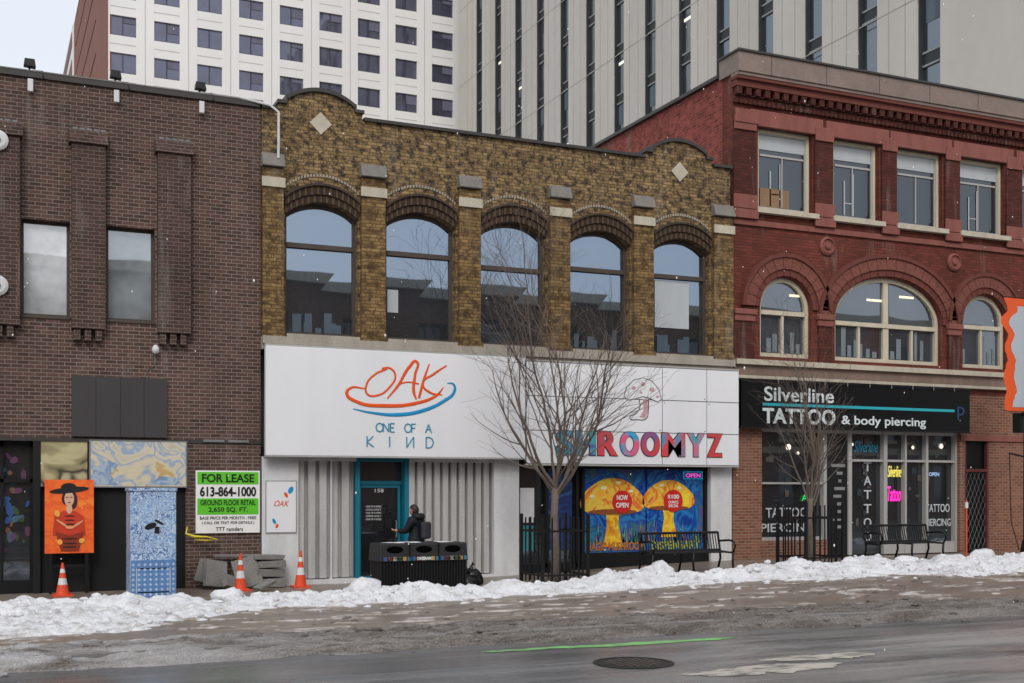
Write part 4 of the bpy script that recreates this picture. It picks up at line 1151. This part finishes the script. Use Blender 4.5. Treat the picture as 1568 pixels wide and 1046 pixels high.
k = MB(); k.box(ux-.42, ux+.42, uy-.35, uy+.35, 1.98, 2.04); k.build('lid', M_wrap, o, bevel=.01)
k = MB(); k.box(ux-.392, ux+.392, uy-.333, uy-.3305, .07, .74); k.build('mosaic_base', M_wraps, o)
k = MB(); frame(k, ux-.3, ux+.3, .15, .60, uy-.337, .02, .003)
for q in range(8):
    for r_ in range(7): k.disc(ux-.35+q*.1, .12+r_*.09, .03, uy-.3345, 4)
k.build('mosaic_trim', paint('wrap_pale', '#a9bdd4', .5, .2), o)
k = MB(); k.disc(ux-.05, 1.35, .11, uy-.335, 14, 1, .5, .4); k.disc(ux+.1, 1.42, .06, uy-.3355, 10, 1.6, .4, -.5); k.box(ux+.02, ux+.1, uy-.35, uy-.331, 1.22, 1.34); k.build('printed_bird', M_ink, o)
k = MB(); k.box(ux-.45, ux+.45, uy-.38, uy+.38, -.05, .05); k.build('plinth', M_conc, o)

# ------------------------------------------------------------ cones
def cone(x, y, h=.7):
    o = empty('traffic_cone'); z = gz(x, y)
    k = MB(); k.lathe([(.125, .03), (.09, .03+.3*h), (.085, .03+.3*h)], (x, y, z), 20); k.lathe([(.068, .03+.5*h), (.05, .03+.66*h)], (x, y, z), 20); k.lathe([(.038, .03+.78*h), (.02, h), (.015, h+.005)], (x, y, z), 20)
    k.box(x-.18, x+.18, y-.18, y+.18, z, z+.035); k.build('body', M_coneo, o)
    k = MB(); k.lathe([(.087, .03+.3*h), (.066, .03+.5*h)], (x, y, z), 20); k.lathe([(.051, .03+.66*h), (.037, .03+.78*h)], (x, y, z), 20); k.build('reflective_bands', M_conew, o)
cone(1.42, -.75, .62); cone(4.72, -.95, .74); cone(6.02, -.6, .76)
o = empty('concrete_rubble')
def slab(mb, c, sz, rx, ry, rz):
    R = Matrix.Rotation(rz, 3, 'Z') @ Matrix.Rotation(ry, 3, 'Y') @ Matrix.Rotation(rx, 3, 'X')
    pts = []
    for z in (-1, 1):
        for x, y in ((-1, -1), (1, -1), (1, 1), (-1, 1)):
            pts.append(Vector(c)+R @ Vector((x*sz[0]/2*random.uniform(.84, 1), y*sz[1]/2, z*sz[2]/2*random.uniform(.86, 1))))
    mb.hexa(pts)
k = MB()
slab(k, (4.35, -.35, .3), (.5, .12, .6), -.3, .15, .2); slab(k, (4.95, -.42, .32), (.55, .1, .68), -.35, -.28, -.1); slab(k, (5.4, -.25, .62), (.7, .4, .1), 0, .03, .1)
slab(k, (5.45, -.3, .48), (.62, .4, .14), 0, -.04, 0); slab(k, (5.4, -.28, .30), (.6, .42, .16), 0, .05, .2); slab(k, (5.45, -.3, .1), (.65, .45, .18), 0, 0, -.1); slab(k, (4.6, -.6, .15), (.4, .1, .3), -.5, .3, .5)
slab(k, (5.15, -1.2, .12), (.5, .2, .07), .1, -.3, .6); slab(k, (4.15, -.2, .35), (.35, .1, .5), -.2, .3, 0); slab(k, (4.75, -.18, .66), (.9, .14, .05), 0, .02, 0)
k.build('slabs', M_conc, o, bevel=.006)
o = empty('caution_tape'); k = MB(); k.tube([(3.82, -.12, 1.25), (3.78, -.2, 1.12), (3.95, -.22, 1.06), (4.2, -.22, 1.05), (4.4, -.2, 1.0), (4.2, -.2, .98), (3.95, -.18, 1.0)], [.015, .025, .03, .015, .02, .015, .01], 5); k.build('tape', paint('tape_yellow', '#d8c430', .5, .1), o)

# ------------------------------------------------------------ right-hand pole, banner, signal, marker
o = empty('street_pole'); px_, py_ = 24.35, -2.4
k = MB(); k.tube([(px_, py_, .1), (px_, py_, 12.3)], [.11, .07], 12); k.lathe([(.2, 0), (.2, .1), (.13, .5), (.11, .55)], (px_, py_, .2), 14); k.build('shaft', M_black, o, True)
k = MB(); k.tube([(px_, py_, 2.83), (px_-.62, py_, 2.93)], .025, 8); k.tube([(px_-.62, py_, 2.93), (px_-.58, py_-.02, 1.2), (px_-.3, py_, .5)], .012, 6); k.build('arm', M_black, o)
o = empty('street_banner')
pts = []
for i in range(60):
    z = 4.0+i*2.85/59; pts.append((px_-.78+.16*noise.noise(Vector((0, 0, z*2.3)))-.06*sin(i*.45)+.04*noise.noise(Vector((3, 0, z*9))), z))
k = MB(); k.face([(px_-.13, py_-.02, 4.0)]+[(px_-.13, py_-.02, 6.85)]+[(a, py_-.02, z) for a, z in reversed(pts)]); k.build('orange_edge', M_orange, o)
k = MB(); k.face([(px_-.12, py_-.025, 4.1)]+[(px_-.12, py_-.025, 6.65)]+[(a+.28+.08*sin(z*3), py_-.025, z) for a, z in reversed(pts[2:-4])]); k.build('cloth', paint('banner_grey', '#aeb6bd', .7, .1, 2), o)
k = MB(); k.tube([(px_, py_, 6.87), (px_-.8, py_, 6.87)], .015, 6); k.tube([(px_, py_, 4.0), (px_-.8, py_, 4.0)], .015, 6); k.build('brackets', M_black, o)
o = empty('pedestrian_signal'); k = MB(); k.box(px_-.42, px_-.12, py_-.18, py_+.1, 3.45, 3.95); k.box(px_-.44, px_-.10, py_-.3, py_-.18, 3.9, 3.96); k.build('housing', M_blackp, o, bevel=.02)
k = MB(); k.box(px_-.38, px_-.16, py_-.19, py_-.181, 3.5, 3.88); k.build('lens', M_ink, o)
o = empty('snow_marker_stake'); k = MB(); k.tube([(22.5, -2.2, .2), (22.5, -2.2, 1.75)], .02, 6); k.build('stake', M_coneo, o)
k = MB(); k.box(22.47, 22.53, -2.225, -2.175, 1.55, 1.7); k.build('reflector', M_conew, o)

# ------------------------------------------------------------ person
def skin(name, verts, edges, radii, mat, parent, sub=2, root=0):
    me = bpy.data.meshes.new(name); me.from_pydata(verts, edges, [])
    ob = bpy.data.objects.new(name, me); COL.objects.link(ob)
    md = ob.modifiers.new('skin', 'SKIN'); md.use_smooth_shade = True
    for i, r in enumerate(radii):
        v = me.skin_vertices[0].data[i]
        v.radius = (r, r) if not isinstance(r, tuple) else r
        v.use_root = (i == root)
    sd = ob.modifiers.new('sub', 'SUBSURF'); sd.levels = sub; sd.render_levels = sub
    bpy.context.view_layer.update()
    dg = bpy.context.evaluated_depsgraph_get()
    nm = bpy.data.meshes.new_from_object(ob.evaluated_get(dg))
    bpy.data.objects.remove(ob)
    o2 = bpy.data.objects.new(name, nm); COL.objects.link(o2); nm.materials.clear(); nm.materials.append(mat)
    for p in nm.polygons: p.use_smooth = True
    o2.parent = parent
    return o2
M_coat = paint('winter_coat', '#1e1f26', .6, .3, 10, streak=False, spec=.25); M_trs = paint('dark_trousers', '#26262c', .8, .2, 8)
M_skin = paint('skin', '#b98a70', .6, .1, 8); M_hair = paint('hair_dark', '#2a2220', .6, .2, 20); M_boot = paint('boots', '#1c1a19', .5, .2, 8)
pe = empty('pedestrian', (8.5, -.75, gz(8.5, -.75)+.02))
pe.rotation_euler = (0, 0, radians(40)); pe.scale = (.96, .96, .96)
V = [(0,0,.92),(0,.02,1.08),(0,.04,1.25),(0,.03,1.40),(0,.05,1.48),
     (-.10,0,.84),(-.11,.04,.48),(-.11,-.04,.10),(-.11,.10,.05),
     (.10,0,.84),(.11,.10,.50),(.12,.12,.10),(.12,.26,.05),
     (-.19,.03,1.38),(-.24,.14,1.14),(-.2,.38,1.16),
     (.19,.02,1.38),(.25,-.02,1.10),(.23,.14,.92)]
E = [(0,1),(1,2),(2,3),(3,4),(0,5),(5,6),(6,7),(7,8),(0,9),(9,10),(10,11),(11,12),(3,13),(13,14),(14,15),(3,16),(16,17),(17,18)]
R_ = [(.19,.15),(.18,.15),(.20,.16),(.15,.12),.07,.115,.075,.06,.045,.115,.075,.06,.045,.10,.075,.05,.10,.075,.05]
b = skin('body', V, E, R_, M_coat, pe)
b.data.materials.append(M_trs); b.data.materials.append(M_boot)
for p in b.data.polygons:
    z = p.center.z
    p.material_index = 2 if z < .16 else (1 if z < .74 else 0)
k = MB()
n = 20; prof = [(.225, .68), (.235, .8), (.22, .95), (.205, 1.05)]
for r, z in prof:
    for q in range(n):
        a = 2*pi*q/n; k.v.append((r*cos(a), .02+r*.78*sin(a), z+.012*sin(a*5)))
for i in range(3):
    for q in range(n): k.f.append((i*n+q, i*n+(q+1) % n, (i+1)*n+(q+1) % n, (i+1)*n+q))
k.build('coat_skirt', M_coat, pe, True)
k = MB(); k.lathe([(.02, 0), (.13, .01), (.16, .06), (.14, .13), (.09, .15)], (0, -.03, 1.40), 18); k.build('hood_folded', M_coat, pe, True)
def headmesh():
    bm = bmesh.new(); bmesh.ops.create_uvsphere(bm, u_segments=24, v_segments=16, radius=1)
    k = MB()
    for v in bm.verts:
        x, y, z = v.co
        w = .078*(1-.22*max(0, -z)); 
        k.v.append((x*w, y*.098+(.012 if y > 0 and z < 0 else 0), z*.118))
    for f in bm.faces: k.f.append(tuple(v.index for v in f.verts))
    bm.free(); return k
k = headmesh(); k.tube([(0, .094, .01), (0, .118, -.02), (0, .1, -.03)], [.009, .014, .01], 6)
for s_ in (-1, 1): k.tube([(s_*.076, 0, .02), (s_*.09, -.012, .0), (s_*.078, -.002, -.03)], [.01, .014, .008], 6)
hd = k.build('head', M_skin, pe, True); hd.location = (0, .08, 1.61); hd.rotation_euler = (radians(-14), 0, radians(8))
k = MB()
for s_ in (-1, 1): k.disc(s_*.03, .01, .009, .0965, 10, 1.3, .7)
ey = k.build('eyes', M_ink, pe); ey.parent = hd
k = MB(); k.tube([(-.024, .1, -.052), (0, .106, -.054), (.024, .1, -.052)], .005, 5); k.build('mouth', M_red, hd)
bmx = bmesh.new(); bmesh.ops.create_uvsphere(bmx, u_segments=24, v_segments=16, radius=1)
k = MB()
for v in bmx.verts:
    x, y, z = v.co; k.v.append((x*.09, y*.108-.012, z*.128+.008))
for f in bmx.faces:
    c = f.calc_center_median()
    if not (c.y > .30 and c.z < .45) and c.z > -.75: k.f.append(tuple(v.index for v in f.verts))
bmx.free()
k.build('hair', M_hair, hd, True)
for s_, wr, dr, nm in ((-1, Vector((-.2, .38, 1.16)), Vector((.0, 1, .1)).normalized(), 'left'), (1, Vector((.23, .14, .92)), Vector((0, .75, -.6)).normalized(), 'right')):
    side = Vector((1, 0, 0))*(-s_); upv = dr.cross(Vector((1, 0, 0))).normalized()
    vs = [wr-dr*.02, wr+dr*.05, wr+dr*.09]; es = [(0, 1), (1, 2)]; rs = [.026, .032, .03]
    b = skin('palm_'+nm, [tuple(v) for v in vs], es, rs, M_skin, pe, 1)
    for q in range(4):
        off = Vector((1, 0, 0))*(-.028+q*.0185); ln = [.064, .074, .070, .055][q if s_ < 0 else 3-q]
        p0 = wr+dr*.075+off; p1 = p0+dr*ln*.55; p2 = p1+(dr*.75-upv*.5)*ln*.4; p3 = p2+(dr*.35-upv*.8)*ln*.35
        skin('finger_%s_%d' % (nm, q), [tuple(p0), tuple(p1), tuple(p2), tuple(p3)], [(0, 1), (1, 2), (2, 3)], [.0095, .009, .0085, .007], M_skin, pe, 1)
    p0 = wr+dr*.03+side*.024; p1 = p0+(dr*.6+side*.6)*.035; p2 = p1+(dr*.95+side*.1)*.03
    skin('thumb_'+nm, [tuple(p0), tuple(p1), tuple(p2)], [(0, 1), (1, 2)], [.012, .0105, .009], M_skin, pe, 1)
k = MB(); k.box(-.13, .15, -.30, -.15, .98, 1.36); k.build('backpack', paint('bag_grey', '#33343c', .7, .3, 9), pe, bevel=.05)

# ------------------------------------------------------------ falling snow
k = MB()
for i in range(620):
    x = random.uniform(-6, 30); y = random.uniform(-18, -1); z = random.uniform(.2, 14)
    r = random.uniform(.004, .011)
    b = len(k.v)
    k.v += [(x+r,y,z),(x-r,y,z),(x,y+r,z),(x,y-r,z),(x,y,z+r*1.6),(x,y,z-r*1.6)]
    for a_, b_, c_ in ((0,2,4),(2,1,4),(1,3,4),(3,0,4),(2,0,5),(1,2,5),(3,1,5),(0,3,5)): k.f.append((b+a_, b+b_, b+c_))
k.build('falling_snow', paint('snowflake', '#ffffff', .6, .02))

# ------------------------------------------------------------ world, sun, camera
w = bpy.data.worlds.new('World'); scene.world = w; w.use_nodes = True
nt = w.node_tree; N = nt.nodes; L = nt.links
bg = N['Background']
sk = N.new('ShaderNodeTexSky'); sk.sky_type = 'NISHITA'; sk.sun_disc = False
SE, SA = radians(40), radians(205)
sk.sun_elevation = SE; sk.sun_rotation = SA; sk.dust_density = 4; sk.air_density = 1
L.new(sk.outputs[0], bg.inputs['Color']); bg.inputs['Strength'].default_value = .05
bg2 = N.new('ShaderNodeBackground'); bg2.inputs['Color'].default_value = (.94, .965, 1, 1); bg2.inputs['Strength'].default_value = .77
ad = N.new('ShaderNodeAddShader'); L.new(bg.outputs[0], ad.inputs[0]); L.new(bg2.outputs[0], ad.inputs[1])
L.new(ad.outputs[0], N['World Output'].inputs['Surface'])
sl = bpy.data.lights.new('sun', 'SUN'); sl.energy = 1.15; sl.angle = radians(18); sl.color = (1, .985, .965)
so = bpy.data.objects.new('sun', sl); COL.objects.link(so)
sd = Vector((sin(SA)*cos(SE), cos(SA)*cos(SE), sin(SE)))
so.rotation_euler = sd.to_track_quat('Z', 'Y').to_euler(); so.location = sd*50

cam = bpy.data.cameras.new('camera'); co = bpy.data.objects.new('camera', cam); COL.objects.link(co)
co.location = (0, -24.8, 2.0); co.rotation_euler = (radians(90), 0, -radians(24.02))
cam.sensor_width = 36; cam.lens = 36*1827/1568; cam.shift_y = (750-522.5)/1568; cam.clip_end = 2000; cam.clip_start = .1
scene.camera = co
scene.view_settings.view_transform = 'Standard'; scene.view_settings.look = 'None'; scene.view_settings.exposure = 0
